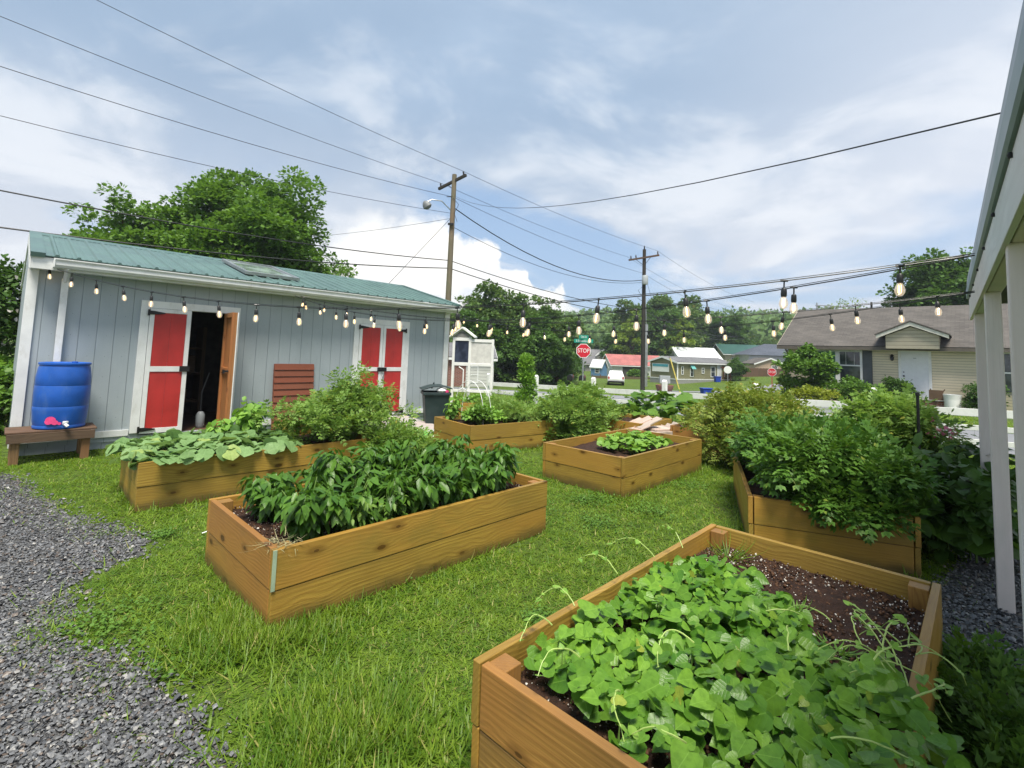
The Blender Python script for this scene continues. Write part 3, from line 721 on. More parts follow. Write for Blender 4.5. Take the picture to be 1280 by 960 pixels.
        if side == 1:
            MB().box(.150, -.012, -.03, .30, ln, .034, 1, Mx).build('rake_trim', TEAL, rf); MB().box(7.65, -.012, -.03, 7.75, ln, .034, 1, Mx).build('rake_trim', TEAL, rf)
            sk = MB().box(3.05, .62, .032, 3.95, 2.1, .06, 1, Mx).build('skylight', glass_dark('skylight_glass', (.16, .20, .20)), t)
            MB().box(3.0, .56, .028, 3.05, 2.16, .085, 1, Mx).box(3.95, .56, .028, 4.0, 2.16, .085, 1, Mx).box(3.05, .56, .028, 3.95, .62, .085, 0, Mx).box(3.05, 2.1, .028, 3.95, 2.16, .085, 0, Mx).build('skylight_frame', GALV, sk)
            sc_ = MB()
            for k in range(13):
                for y in (.08, .6, 1.2, 1.9, 2.5): sc_.lathe([(.008, 0), (.006, .006)], .36 + k * .533, y, 0, 5, Mx)
            sc_.build('screw', GALV, rf)
    MB().prism([(RP - .16, RZt - .035), (RP, RZt + .03), (RP + .16, RZt - .035), (RP, RZt + .012)], .15, 7.74, 'yz').build('ridge_cap', TEAL, t)
    # fascia, soffit, gable rake boards
    MB().box(.17, E0 + .03, 2.585, 7.72, E0 + .05, 2.752).build('fascia', WHITE, t, .003)
    MB().box(.17, E0 + .05, 2.60, 7.72, P0 + .09, 2.615).build('soffit', WHITE, t)
    for a in (.148, 7.705):
        MB().prism([(E0 + .05, 2.585), (RP, 3.26), (2 * RP - E0 - .05, 2.585), (2 * RP - E0 - .05, 2.75), (RP, 3.425), (E0 + .05, 2.75)], a, a + .02, 'yz').build('rake_board', WHITE, t)
    # K-style gutter
    g = MB(); prof = [(E0 + .03, 2.62), (E0 - .055, 2.62), (E0 - .085, 2.655), (E0 - .085, 2.70), (E0 - .105, 2.728), (E0 - .105, 2.742), (E0 - .09, 2.742), (E0 - .09, 2.727), (E0 - .07, 2.70), (E0 - .07, 2.66), (E0 - .05, 2.636), (E0 + .015, 2.636), (E0 + .015, 2.742), (E0 + .03, 2.742)]
    g.prism(prof, .40, 7.70, 'yz').box(.385, E0 - .10, 2.62, .40, E0 + .03, 2.742).build('gutter', WHITE, t)
    MB().tube([(.545, E0 - .03, 2.63), (.545, E0 + .08, 2.56), (.545, P0 - .06, 2.46)], .035, 4).box(.505, P0 - .085, 1.0, .585, P0 - .032, 2.5).build('downspout', WHITE, t, .004)
    return t
shed = make_shed()
# things standing inside the doorway
t = thing('leaf_blower', 'pale grey power tool standing on the floor in the dark shed doorway', 'power tool', W(2.50, 9.95, .16), RZ)
MB().lathe([(.05, 0), (.07, .03), (.07, .22), (.05, .26), (.03, .28)]).build('body', GREYP, t); MB().tube([(0, 0, .27), (.0, .02, .6), (.1, .05, .95)], .018).build('handle', DARKM, t)
t = thing('storage_shelf', 'dim wooden shelf rack with boxes inside the dark shed', 'shelf', W(1.9, 11.4, .16), RZ)
MB().box(-.3, 0, 0, -.24, .5, 1.8, 2).box(.9, 0, 0, .96, .5, 1.8, 2).build('upright', OLDW, t)
for z in (.3, .85, 1.35): MB().box(-.24, 0, z, .9, .5, z + .03).build('shelf_board', OLDW, t)
for x, z, h in ((-.1, .33, .3), (.4, .33, .2), (.0, .88, .25), (.5, .88, .32), (.2, 1.38, .3)):
    b = MB().box(0, 0, 0, .3, .35, h).box(-.01, -.01, h, .31, .36, h + .02).build('storage_box', OLDW if x else GREYP, None, .01); b.parent = None
    q = W(1.9 + x, 11.42, .16 + z); b.location = q; b.rotation_euler = (0, 0, RZ)
    tag(b, 'dim storage box on the shelf inside the dark shed', 'box', 'boxes on the shelf in the shed')

# barrel on its bench
t = thing('barrel_bench', 'low weathered wooden bench carrying the blue barrel', 'bench', W(.10, 8.93), RZ)
for i in range(5): MB().box(0, .115 * i, .40, .90, .115 * i + .108, .42).build('seat_board', OLDW, t, .003)
MB().box(.02, -.02, .28, .88, .015, .395).box(.02, .54, .28, .88, .575, .395).build('apron', OLDW, t, .003)
for x, y in ((.06, .02), (.75, .02), (.06, .45), (.75, .45)): MB().box(x, y, 0, x + .09, y + .09, .395, 2).build('leg', wood('bench_leg_wood', (.22, .13, .06), (.08, .045, .02), .8), t, .003)  # legs get a browner wood than the seat boards
t = thing('rain_barrel', 'blue plastic rain barrel with a pink sticker against the shed', 'barrel', W(.62, 9.20, .421), RZ)
b = MB().lathe([(.255, 0), (.272, .012), (.276, .03), (.268, .05), (.280, .10), (.290, .24), (.292, .29), (.2885, .30), (.292, .31), (.294, .45), (.292, .57), (.2885, .58), (.292, .59), (.289, .70), (.272, .82), (.262, .852), (.276, .858), (.278, .882), (.262, .888), (.24, .872), (0.02, .868)], n=40).build('body', BLUEP, t)
MB().lathe([(.035, 0), (.035, .03), (.03, .032)], .1, .05, .868, 14).build('bung', BLUEP, t)
# sticker on the side facing the camera
dirc = math.atan2(-9.2, -.62)
st = MB()
for cx, cz, rr in ((0, .13, .055), (.045, .10, .035), (-.02, .11, .04), (.09, .085, .02)):
    n_ = 14; vs = []
    for k in range(n_):
        an = 2 * math.pi * k / n_; u = cx + rr * math.cos(an) - .09; th = dirc + u / .29; vs.append((.2965 * math.cos(th), .2965 * math.sin(th), cz + rr * math.sin(an) * .9))
    st.add(vs, [tuple(range(n_))])
st.build('sticker', PINK, t)
Mx = Matrix.Rotation(dirc + .18, 4, 'Z')
MB().tube([Mx @ Vector((.28, 0, .075)), Mx @ Vector((.36, 0, .075)), Mx @ Vector((.375, .02, .05))], .02).lathe([(.03, 0), (.03, .02)], M=Mx @ Matrix.Translation((.34, 0, .095))).build('tap', WHITEP, t)

# meter post at the shed's left corner
t = thing('meter_post', 'pale utility meter post behind the left corner of the shed', 'meter post', W(-.35, 10.4), RZ)
MB().box(-.06, -.05, 0, .06, .05, 1.3).build('post', GREYP, t, .01); MB().lathe([(.07, 0), (.08, .05), (.06, .12), (.02, .13)], 0, 0, 1.3).build('cap', DARKM, t)

# slatted brown panel leaning on the wall
t = thing('slatted_panel', 'brown slatted shutter panel leaning on the shed wall between the doors', 'panel', W(3.55, 9.47, 0), RZ)
t.rotation_euler = (R(-4.5), 0, RZ)
for k in range(10): MB().prism([(-.018, .10 + k * .121), (.010, .10 + k * .121), (.016, .215 + k * .121), (.0, .215 + k * .121)], .0, .755, 'yz').build('slat', SLATS, t)
MB().box(.0, .017, .05, .06, .04, 1.3, 2).box(.695, .017, .05, .755, .04, 1.3, 2).build('batten', SLATS, t)

# ramp to the closed doors
t = thing('ramp', 'weathered grey plank ramp leading up to the closed red doors', 'ramp', W(5.25, 7.9), RZ)
Mx = Matrix.Rotation(R(3.6), 4, 'X')
for k in range(11): MB().box(0, .148 * k, .03, 1.20, .148 * k + .138, .065, 0, Mx).build('tread_board', GREYW, t, .003)
for x in (.03, .58, 1.13): MB().box(x, .02, .0, x + .04, 1.62, .029, 1, Mx).build('bearer', GREYW, t)

# lidded wheelie bin, overfull
t = thing('waste_bin', 'dark green lidded waste bin, overfull, at the shed corner', 'bin', W(6.62, 8.62), RZ + R(-30))
b = MB(); pr = [(-.25, -.25), (.25, -.25), (.25, .25), (-.25, .25)]
vs = [(x * .82, y * .82, 0) for x, y in pr] + [(x * 1.08, y * 1.08, .74) for x, y in pr] + [(x * 1.0, y * 1.0, .74) for x, y in pr] + [(x * .8, y * .8, .1) for x, y in pr]
b.add(vs, [(3, 2, 1, 0)] + [(i, (i + 1) % 4, 4 + (i + 1) % 4, 4 + i) for i in range(4)] + [(4 + i, 4 + (i + 1) % 4, 8 + (i + 1) % 4, 8 + i) for i in range(4)] + [(8 + i, 8 + (i + 1) % 4, 12 + (i + 1) % 4, 12 + i) for i in range(4)] + [(12, 13, 14, 15)])
b.build('body', BINGREEN, t, .02)
MB().box(-.30, -.30, .70, .30, -.27, .76).box(-.30, .27, .70, .30, .30, .76).box(-.30, -.27, .70, -.27, .27, .76).box(.27, -.27, .70, .30, .27, .76).build('rim', BINGREEN, t, .01)
MB().prism([(-.33, .80), (-.1, .87), (.12, .88), (.32, .83), (.33, .85), (.12, .905), (-.1, .895), (-.33, .825)], -.30, .30, 'xz').build('lid', BINGREEN, t, .01)
MB().tube([(-.05, .34, .80), (-.02, .36, .88), (0, .345, .93)], .018).build('handle', BINGREEN, t)
t = thing('rubbish_bag', 'white and red rubbish bag poking out from under the bin lid', 'rubbish', W(6.62, 8.62, .745), RZ + R(-30))
s_ = MB().lathe([(.02, .0), (.09, .02), (.12, .06), (.09, .10), (.02, .12)], .10, -.2, 0, 12).build('bag', WHITEP, t); MB().lathe([(.02, 0), (.05, .02), (.05, .06), (.01, .08)], .2, -.24, .0, 8).build('wrapper', PINK, t)

# hose reel toy things by the bed: lime ring and white ring
t = thing('garden_hose', 'small coiled lime green hose lying on the grass by the planter', 'hose', W(5.52, 7.62, .0), RZ)
MB().tube([(.16 * math.cos(q / 3), .10 * math.sin(q / 3), .04 + .002 * q + .05 * math.sin(q / 3)) for q in range(40)], .014).build('coil', GREENP, t)
MB().tube([(.30 + .05 * math.cos(q / 2), .0, .06 + .06 * math.sin(q / 2)) for q in range(13)], .012).build('handle_loop', WHITEP, t)
# ================================================================= raised beds
BARKC = leafm('bark_chips', (.035, .017, .010), (.15, .075, .04), .8, .02)
def bed(name, label, a, p, L, w_, rot=0, h=.47, soil=.36, near=False, mat=None, rows=2):
    """two rows of boards round four inner corner posts, filled with soil"""
    BEDS.append((a, p, L, w_, rot))
    t = thing(name, label, 'raised bed', W(a, p), RZ + rot, 'timber raised beds on the lawn')
    mt = mat or PINE; T_ = .038; bh = h / rows; bv = .004 if near else .003
    for k in range(rows):
        z0, z1 = k * bh + .002, (k + 1) * bh - .003; j = rnd.uniform(-.002, .002); e = .004 if k else 0
        MB().box(-e, -e + j, z0, L + e, T_ - e + j, z1).build('board', mt, t, bv)
        MB().box(-e, w_ - T_ + e, z0, L + e, w_ + e, z1).build('board', mt, t, bv)
        MB().box(-e, T_ + .006, z0, T_ - e, w_ - T_ - .006, z1, 1).build('board', PINE_RED if near else mt, t, bv)
        MB().box(L - T_ + e, T_ + .002, z0, L + e, w_ - T_ - .002, z1, 1).build('board', mt, t, bv)
    for x, y in ((T_ + .002, T_ + .002), (L - T_ - .092, T_ + .002), (T_ + .002, w_ - T_ - .092), (L - T_ - .092, w_ - T_ - .092)):
        MB().box(x, y, .01, x + .09, y + .09, h - .012, 2).build('corner_post', PINE_RED, t, .004)
    sc_ = MB()
    for x, y in ((.02, -.003), (L - .02, -.003)):
        for z in (.06, .17, .29, .41): sc_.lathe([(.006, 0), (.004, .003)], x, y, z, 6)
    # soil sheet with small lumps
    nx, ny = (70, 40) if near else (30, 18)
    X, Y = np.meshgrid(np.linspace(T_, L - T_, nx), np.linspace(T_, w_ - T_, ny))
    Z = soil + rng.normal(0, .006 if near else .004, X.shape) + .015 * np.sin(X * 5 + a) * np.cos(Y * 7)
    i = np.arange(nx * ny).reshape(ny, nx); q = np.stack([i[:-1, :-1], i[:-1, 1:], i[1:, 1:], i[1:, :-1]], -1).reshape(-1, 4)
    so_ = np_mesh('soil', np.stack([X.ravel(), Y.ravel(), Z.ravel()], 1), q.ravel(), np.arange(len(q)) * 4, SOIL, t, True)
    if near:
        n = 2200
        sc2 = Scatter(); O = ([(1, 0, 0), (-1, 0, .2), (0, 1, 0), (0, -1, .1), (0, 0, .9), (0, 0, -.7)], [(0, 2, 4), (2, 1, 4), (1, 3, 4), (3, 0, 4), (2, 0, 5), (1, 2, 5), (3, 1, 5), (0, 3, 5)])
        sc2.add(O, np.stack([rng.uniform(T_, L - T_, n), rng.uniform(T_, w_ - T_, n), soil + .004 + rng.uniform(-.004, .012, n)], 1), rng.normal(0, 1, (n, 3)), rng.normal(0, 1, (n, 3)), rng.uniform(.0015, .005, n) * np.where(rng.uniform(0, 1, n) < .10, 2.2, 1))
        tag(sc2.build('perlite', PERL, t), kind='stuff')
        n = 3000
        sc3 = Scatter().add(O, np.stack([rng.uniform(T_, L - T_, n), rng.uniform(T_, w_ - T_, n), soil + rng.uniform(-.004, .012, n)], 1), rng.normal(0, 1, (n, 3)), rng.normal(0, 1, (n, 3)), rng.uniform(.004, .014, n))
        tag(sc3.build('bark_crumbs', BARKC, t), kind='stuff')
    return t
bed('raised_bed', 'large timber raised bed full of dark pepper plants in the middle of the lawn', 1.18, 2.98, 2.46, 1.29, near=True, soil=.37)
t = [o for o in bpy.data.objects if o.name == 'raised_bed'][0]
MB().box(-.008, -.010, .24, .014, -.0045, .468, 2).build('edge_strip', plain('pale_green_strip', (.33, .42, .30), .5), t)
bed('raised_bed', 'nearest timber raised bed with heart-shaped vine leaves and bare soil at its far end', 1.36, .20, 2.31, 1.25, near=True, soil=.345)
bed('raised_bed', 'timber raised bed with one leafy green patch, its corner pointing at the camera', 5.15, 3.06, 2.2, 1.24, soil=.36)
bed('raised_bed', 'timber raised bed overflowing with broad squash leaves in front of the open shed door', 1.0, 5.9, 2.5, 1.15, R(-1.5), soil=.40)
bed('raised_bed', 'long timber raised bed of mixed low greens in front of the shed ramp', 5.28, 5.92, 1.98, 1.22, R(-9), soil=.40)
bed('raised_bed', 'timber raised bed buried under tomato plants beside the white posts', 5.12, .39, 2.3, 1.22, R(22.5), soil=.38)
bed('raised_bed', 'small far raised bed by the pole kiosk with low greens', 7.75, 9.30, 1.45, .8, R(-35), h=.40, soil=.34)
bed('raised_bed', 'half hidden timber bed behind the pile of wooden slabs', 8.06, 4.45, 1.2, 1.2, 0, soil=.38)
bed('raised_bed', 'timber bed behind the leafy bed with a big yellowish tomato bush over it', 8.38, 2.1, 2.3, 1.95, 0, soil=.38, mat=PINE_RED)

# ================================================================= plants
PEP = leafm('pepper_leaves', (.035, .105, .014), (.125, .255, .033), .33, .25)
PEPL = leafm('pale_pepper_leaves', (.11, .22, .03), (.20, .32, .06), .45, .3)
VINE = leafm('vine_leaves', (.055, .160, .015), (.190, .36, .038), .34, .22, ((.36, .42, .06), .04), True, 3.0)
SQ = leafm('squash_leaves', (.13, .25, .075), (.24, .38, .15), .55, .25, ((.34, .44, .12), .08), True)
TOML = leafm('tomato_leaves', (.040, .120, .017), (.135, .265, .040), .42, .25, ((.36, .36, .06), .03))
TOMB = leafm('airy_tomato_leaves', (.13, .25, .045), (.30, .45, .11), .5, .32, ((.42, .38, .07), .06))
TOMY = leafm('old_tomato_leaves', (.12, .19, .025), (.30, .37, .07), .55, .28, ((.40, .30, .07), .10))
HERB = leafm('herb_leaves', (.13, .29, .04), (.28, .47, .08), .45, .28)
BUSHD = leafm('dark_bush_leaves', (.035, .085, .016), (.085, .17, .03), .45, .2)
BUSHG = leafm('mid_bush_leaves', (.065, .15, .02), (.15, .28, .04), .5, .25)
BUSHY = leafm('yellow_bush_leaves', (.16, .22, .02), (.34, .38, .04), .5, .3)
STEMG = plain('green_stems', (.13, .22, .045), .5, 0, .2)
TENDR = plain('pale_tendrils', (.34, .46, .12), .5, 0, .1)
STEMB = plain('dry_stems', (.26, .24, .12), .7, 0, .2)

def frames(dirs, tilt=.6, n=None):
    """leaf normal: mostly up, turned a little towards the outward direction"""
    k = len(dirs); return unit(dirs * tilt * .4 + (0, 0, 1) + rng.normal(0, .35, (k, 3)))
def clump_leaves(centres, radii, per, size, droop=.3, spread=1.0, flat=1.0):
    """leaf positions, directions, sizes around several centres"""
    if isinstance(radii, float): radii = [radii * rnd.uniform(.7, 1.2) for _ in centres]
    P = []; Dd = []
    for c, r in zip(centres, radii):
        d = unit(rng.normal(0, 1, (per, 3)) * (1, 1, .8)); d[:, 2] = np.where(d[:, 2] < -.35, -d[:, 2] * .5, d[:, 2])
        rr = r * rng.uniform(.45, 1.0, (per, 1)) ** .6
        P.append(np.array(c) + d * rr * (1, 1, flat)); Dd.append(d)
    P = np.concatenate(P); Dd = np.concatenate(Dd)
    f = unit(Dd * spread + rng.normal(0, .45, Dd.shape) + (0, 0, -droop))
    return P, f, rng.uniform(size * .6, size * 1.25, len(P))
def leafy(name, label, cat, loc, rz, centres, radii, per, T, size, mat, stem=STEMG, droop=.3, group=None, flat=1.0, stems=True, nst=None, sr=.005, extra=None):
    t = thing(name, label, cat, loc, rz, group)
    P, f, sz = clump_leaves(centres, radii, per, size, droop, 1.0, flat)
    Scatter().add(T, P, f, frames(f), sz).build('foliage', mat, t)
    if stems:
        sm = MB()
        for c in centres[:nst or len(centres)]:
            b = (c[0] * .25 + rnd.uniform(-.04, .04), c[1] * .25 + rnd.uniform(-.04, .04), 0)
            sm.tube([b, (c[0] * .6, c[1] * .6, c[2] * .5), c], sr, 5, False, sr * .5)
        sm.build('stem', stem, t)
    if extra: extra(t)
    return t

# --- pepper plants in the middle bed: leaves hang in tiers from branching stems
def pepper(loc, h, rad, n, label, mat=PEP, group='pepper plants in the middle bed', size=.105):
    t = thing('pepper_plant', label, 'plant', loc, rnd.uniform(0, 6.28), group)
    sm = MB(); P = []; Fd = []
    for k in range(9):
        an = rnd.uniform(0, 6.28); r = rad * rnd.uniform(.35, 1); top = (r * math.cos(an), r * math.sin(an), h * rnd.uniform(.65, 1) * (1 - .25 * (r / rad) ** 2))
        mid = (top[0] * .35, top[1] * .35, top[2] * .55)
        sm.tube([(rnd.uniform(-.02, .02), rnd.uniform(-.02, .02), 0), mid, top], .006, 5, False, .003)
        for q in range(n // 9):
            s_ = rnd.uniform(.22, 1.05); a_, b_ = (np.array(mid), np.array(top))
            base = a_ * (1 - (s_ - .5) * 2) + b_ * (s_ - .5) * 2 if s_ > .5 else np.array(mid) * s_ * 2
            th = rnd.uniform(0, 6.28); base = base + np.array([math.cos(th), math.sin(th), 0]) * rnd.uniform(.01, .085)
            P.append(base); Fd.append((math.cos(th), math.sin(th), rnd.uniform(-2.0, .1)))
    P = np.array(P); Fd = unit(np.array(Fd)); k = len(P)
    up = unit(np.stack([Fd[:, 0] * .5, Fd[:, 1] * .5, np.ones(k)], 1) + rng.normal(0, .25, (k, 3)))
    Scatter().add(LEAF if mat is not HERB else LEAFW, P, Fd, up, rng.uniform(size * .55, size * 1.25, k)).build('foliage', mat, t)
    sm.build('stem', STEMG, t)
    return t
plist = []
for i in range(7):
    for j in range(2):
        plist.append((1.52 + i * .285 + rnd.uniform(-.04, .04), 3.27 + j * .54 + rnd.uniform(-.05, .05), i, j))
pal = ['broad', 'dense', 'leaning', 'bushy', 'glossy', 'tall', 'full']
for a, p, i, j in plist:
    row = 'front' if j == 0 else 'rear'
    where = ['first', 'second', 'third', 'fourth', 'fifth', 'sixth', 'seventh'][i]
    pepper(W(a, p, .37), rnd.uniform(.38, .50) * (1.1 if i > 2 else 1.0), .23, 470, 'dark glossy pepper plant, %s from the left in the %s row of the middle bed' % (where, row))
pepper(W(1.76, 3.14, .37), .34, .11, 120, 'thin pale withered pepper plant at the front left of the middle bed', PEPL, size=.06)
pepper(W(2.02, 3.12, .37), .36, .11, 130, 'pale spindly pepper plant with bare stems at the front board of the middle bed', PEPL, size=.055)

# --- heart-leaved vine filling the near bed
def vine():
    t = thing('vine_plant', 'dense mat of heart-shaped green vine leaves spilling over the nearest bed', 'plant', W(1.36, .20, .345), RZ)
    # leaf mat in bed coordinates: x along the bed, y across; bare soil towards the far right corner
    n = 5200; X = rng.uniform(-.02, 2.3, n); Y = rng.uniform(-.30, 1.22, n)
    lim = 1.62 + .42 * (Y / 1.2) + .07 * np.sin(Y * 11) - .75 * np.clip((.75 - Y) / .75, 0, 1) ** 1.4
    lim = np.where(Y < .75, np.clip(1.0 + (Y / .75) * .72, 0, 3) + .05 * np.sin(Y * 13), 1.80 + .05 * np.sin(Y * 9))
    k = (X < lim) & (X > .13) & ~((X < .22) & (Y > .9)) & ~((Y > 1.13) & (X < .35))
    k &= ~((Y < .02) & (X > 1.08 + .1 * np.sin(Y * 30)))
    fall = np.clip(-Y / .3, 0, 1)
    X, Y = X[k], Y[k]
    # hill profile
    e = np.minimum(np.clip((lim[k] - X) / .25, 0, 1), np.clip((Y + .15) / .2, 0, 1)) * np.clip((1.23 - Y) / .12, .35, 1)
    H = (.03 + .085 * e) * (1 + .22 * np.sin(X * 6.5 + 1) * np.cos(Y * 7.3)) + .03 * np.sin(X * 17) * np.sin(Y * 15)
    H += np.where(Y < .14, .085, 0) - .30 * np.clip((-Y[...] - .08) / .22, 0, 1) ** 1.2
    # thin out to even spacing
    order = rng.permutation(len(X)); keep = []; cell = {}
    md = .043
    for i_ in order:
        cx, cy = int(X[i_] / md), int(Y[i_] / md); ok = True
        for dx in (-1, 0, 1):
            for dy in (-1, 0, 1):
                for j_ in cell.get((cx + dx, cy + dy), ()):
                    if (X[i_] - X[j_]) ** 2 + (Y[i_] - Y[j_]) ** 2 < md * md: ok = False
        if ok: keep.append(i_); cell.setdefault((cx, cy), []).append(i_)
    keep = np.array(keep); X, Y, H = X[keep], Y[keep], H[keep]; n = len(X)
    def layer(dz, jitter, s0, s1, tilt):
        th = rng.uniform(0, 6.283, n); x = X + rng.normal(0, jitter, n); y = Y + rng.normal(0, jitter, n)
        f = unit(np.stack([np.cos(th), np.sin(th), rng.uniform(-.55, .10, n)], 1))
        up = unit(rng.normal(0, tilt, (n, 3)) + (0, 0, 1) + np.stack([-.35 * np.ones(n), -.25 * np.ones(n), np.zeros(n)], 1))
        sz = rng.uniform(s0, s1, n) * np.where(rng.uniform(0, 1, n) < .18, 1.3, 1)
        z = H + dz + rng.normal(0, .012, n)
        z = np.where(rng.uniform(0, 1, n) < .25, z - .05, z)
        pos = np.stack([x, y, z], 1) - f * sz[:, None] * .4
        return pos, f, up, sz
    s_ = Scatter()
    for L in ((.0, .012, .050, .082, .30), (-.05, .02, .05, .09, .35), (.014, .03, .028, .055, .40)):
        s_.add(HEART, *layer(*L))
    o = s_.build('foliage', VINE, t, True, True)
    # petioles under the leaves
    pm = MB()
    for i_ in range(0, n, 4):
        pm.tube([(X[i_] + rnd.uniform(-.04, .04), Y[i_] + rnd.uniform(-.04, .04), 0), (X[i_], Y[i_], H[i_] * .6), (X[i_], Y[i_], H[i_])], .0022, 4, False)
    tag(pm.build('stems', STEMG, t), kind='stuff')
    # pale searching tendrils
    def curl(p0, dirs, L, up, r=.003, seg=22, curlr=.0):
        pts = []; x, y, z = p0; an = dirs; vz = up
        for k_ in range(seg):
            pts.append((x, y, z)); st = L / seg
            x += math.cos(an) * st; y += math.sin(an) * st; z += vz * st; an += rnd.uniform(-.28, .34) + curlr; vz -= .09
        return pts
    T = [(( .35, 1.15, .16), 2.2, .35, .9), ((.55, 1.18, .16), 1.2, .4, .7), ((.95, 1.2, .18), 2.0, .35, 1.1), ((1.25, 1.15, .20), 1.6, .42, 1.0), ((1.5, 1.1, .2), 1.0, .3, 1.3),
         ((.15, .70, .20), 3.3, .30, .7), ((.1, .45, .20), 3.0, .28, .8), ((.2, .9, .2), 2.5, .35, .9), ((.85, .12, .24), 5.9, .5, 1.0), ((1.02, .1, .24), .2, .55, .8), ((1.1, .18, .2), .6, .5, .7),
         ((.95, .05, .24), .4, .45, 1.2), ((1.15, .12, .2), .9, .5, .8), ((.8, .0, .22), 5.3, .45, .7), ((1.2, .3, .2), .9, .45, .5), ((.75, .35, .24), .3, .4, .7), ((.5, .6, .26), 1.9, .35, .6), ((1.0, .5, .24), 5.0, .4, .5), ((.4, .15, .22), 5.0, .5, .6)]
    lf = Scatter()
    for p0, an, L, up in T:
        pts = curl(p0, an, L * .62, up); MB().tube(pts, .0032, 5, False, .0016).build('tendril', TENDR, t)
        ps = np.array(pts[8::5] + [pts[-1]]); k_ = len(ps); lf.add(HEART, ps, rng.normal(0, 1, (k_, 3)) * (1, 1, .4), unit(rng.normal(0, .3, (k_, 3)) + (0, 0, 1)), rng.uniform(.012, .038, k_))
    # knot of pale runners over the right-hand board
    for k_ in range(13):
        p0 = (rnd.uniform(.85, 1.3), rnd.uniform(-.02, .14), rnd.uniform(.12, .20)); MB_ = curl(p0, rnd.uniform(-1.2, 1.6), rnd.uniform(.15, .36), rnd.uniform(.1, 1.0))
        MB().tube(MB_, .003, 5, False, .0016).build('tendril', TENDR, t)
        ps = np.array(MB_[10::6]); q_ = len(ps); lf.add(HEART, ps, rng.normal(0, 1, (q_, 3)) * (1, 1, .4), unit(rng.normal(0, .3, (q_, 3)) + (0, 0, 1)), rng.uniform(.015, .045, q_))
    lf.build('young_leaves', HERB, t, True)
    return t
vine()
def tuft(name, label, loc, n, L, spread, mat=GRASSM, wd=.006, cat='plant'):
    s_ = Scatter(); th = rng.uniform(0, 6.28, n); el = rng.uniform(.3, 1.3, n)
    f = np.stack([np.cos(th) * np.cos(el), np.sin(th) * np.cos(el), np.sin(el)], 1); up = np.stack([-np.cos(th) * np.sin(el), -np.sin(th) * np.sin(el), np.cos(el)], 1)
    LL = rng.uniform(L * .5, L, n); s_.add(BLADE, np.stack([np.cos(th) * spread * rng.uniform(0, 1, n), np.sin(th) * spread * rng.uniform(0, 1, n), np.zeros(n)], 1), f, up, np.stack([np.full(n, wd), LL, -LL * .6], 1))
    o = s_.build(name, mat); o.location = loc; return tag(o, label, cat)
tuft('weed_tuft', 'tuft of grass blades growing in the far corner of the nearest bed', W(3.45, 1.25, .345), 60, .22, .08)
tuft('weed_tuft', 'small weed sprouting from the bare soil of the nearest bed', W(3.0, .75, .345), 26, .10, .04, HERB, .012)
tuft('weed_tuft', 'tiny weed at the edge of the vine leaves on the bare soil', W(2.75, .52, .345), 26, .10, .05, HERB, .013)
# feathery weeds by the gravel at the right edge
for k, (a, p, l_) in enumerate(((3.25, .02, 'feathery green weeds by the right-hand board of the nearest bed'), (3.05, -.14, 'dark feathery weeds between the nearest bed and the gravel'), (2.75, -.12, 'low feathery weeds at the lower right edge of the lawn'), (3.6, .06, 'small feathery weed beside the far corner of the nearest bed'), (2.6, .05, 'drooping weeds tight against the nearest bed at the lower right'))):
    c = [(rnd.uniform(-.2, .2), rnd.uniform(-.16, .16), .05) for _ in range(9)]
    leafy('feathery_weed', l_, 'weed', W(a, p), 0, c, [.13] * 9, 34, FEATH, .17, BUSHG, droop=.25, flat=.6, stems=False)

# --- squash in the bed before the open door
def squash(name, label, loc, rz, L, w_, n, hmax, size, mat=SQ, over=.12, group=None, cat='plant'):
    t = thing(name, label, cat, loc, rz, group)
    X = rng.uniform(-over, L + over, n); Y = rng.uniform(-over, w_ + over, n)
    dr = ((X < 0) | (X > L) | (Y < 0) | (Y > w_)) & (rng.uniform(0, 1, n) < .55); X = np.where(dr, np.clip(X, .03, L - .03), X); Y = np.where(dr, np.clip(Y, .05, w_ - .05) + rng.uniform(-.05, .15, n) * (Y < .1), Y)
    H = hmax * (.45 + .60 * rng.uniform(0, 1, n)) * np.clip(1.15 - ((X / L - .5) ** 2 + (Y / w_ - .5) ** 2) * 1.6, .2, 1)
    th = rng.uniform(0, 6.28, n); f = unit(np.stack([np.cos(th), np.sin(th), rng.uniform(-.5, .1, n)], 1))
    # leaves past the rim hang down
    ox = np.where(X < 0, -1, np.where(X > L, 1, 0)); oy = np.where(Y < 0, -1, np.where(Y > w_, 1, 0)); out = (ox != 0) | (oy != 0)
    f[out] = unit(np.stack([ox[out] * 1.0, oy[out] * 1.0, rng.uniform(-1.1, .1, out.sum())], 1) + rng.normal(0, .35, (out.sum(), 3))); H = np.where(out, hmax * .45, H)
    up = unit(rng.normal(0, .38, (n, 3)) + (0, 0, 1) + np.stack([ox, oy, np.zeros(n)], 1) * .8)
    sz = rng.uniform(size * .65, size * 1.2, n)
    Scatter().add(SQUASH, np.stack([X, Y, H], 1) - f * sz[:, None] * .35, f, up, sz).build('foliage', mat, t, True, True)
    sm = MB()
    for i_ in range(0, n, 2): sm.tube([(min(max(X[i_], .05), L - .05) * .8 + .1 * L, min(max(Y[i_], .05), w_ - .05), -.02), (X[i_], Y[i_], H[i_])], .006, 5, False)
    tag(sm.build('stems', STEMG, t), kind='stuff'); return t
squash('squash_plant', 'broad pale green squash leaves over the bed before the open shed door', W(1.0, 5.9, .40), RZ, 1.45, 1.15, 380, .17, .125)
pepper(W(2.28, 6.82, .40), .62, .17, 190, 'upright broad-leaved plant standing before the dark shed doorway', HERB, None, .13)
pepper(W(1.98, 6.75, .40), .40, .15, 110, 'shorter broad-leaved plant left of the upright one at the shed doorway', HERB, None, .12)
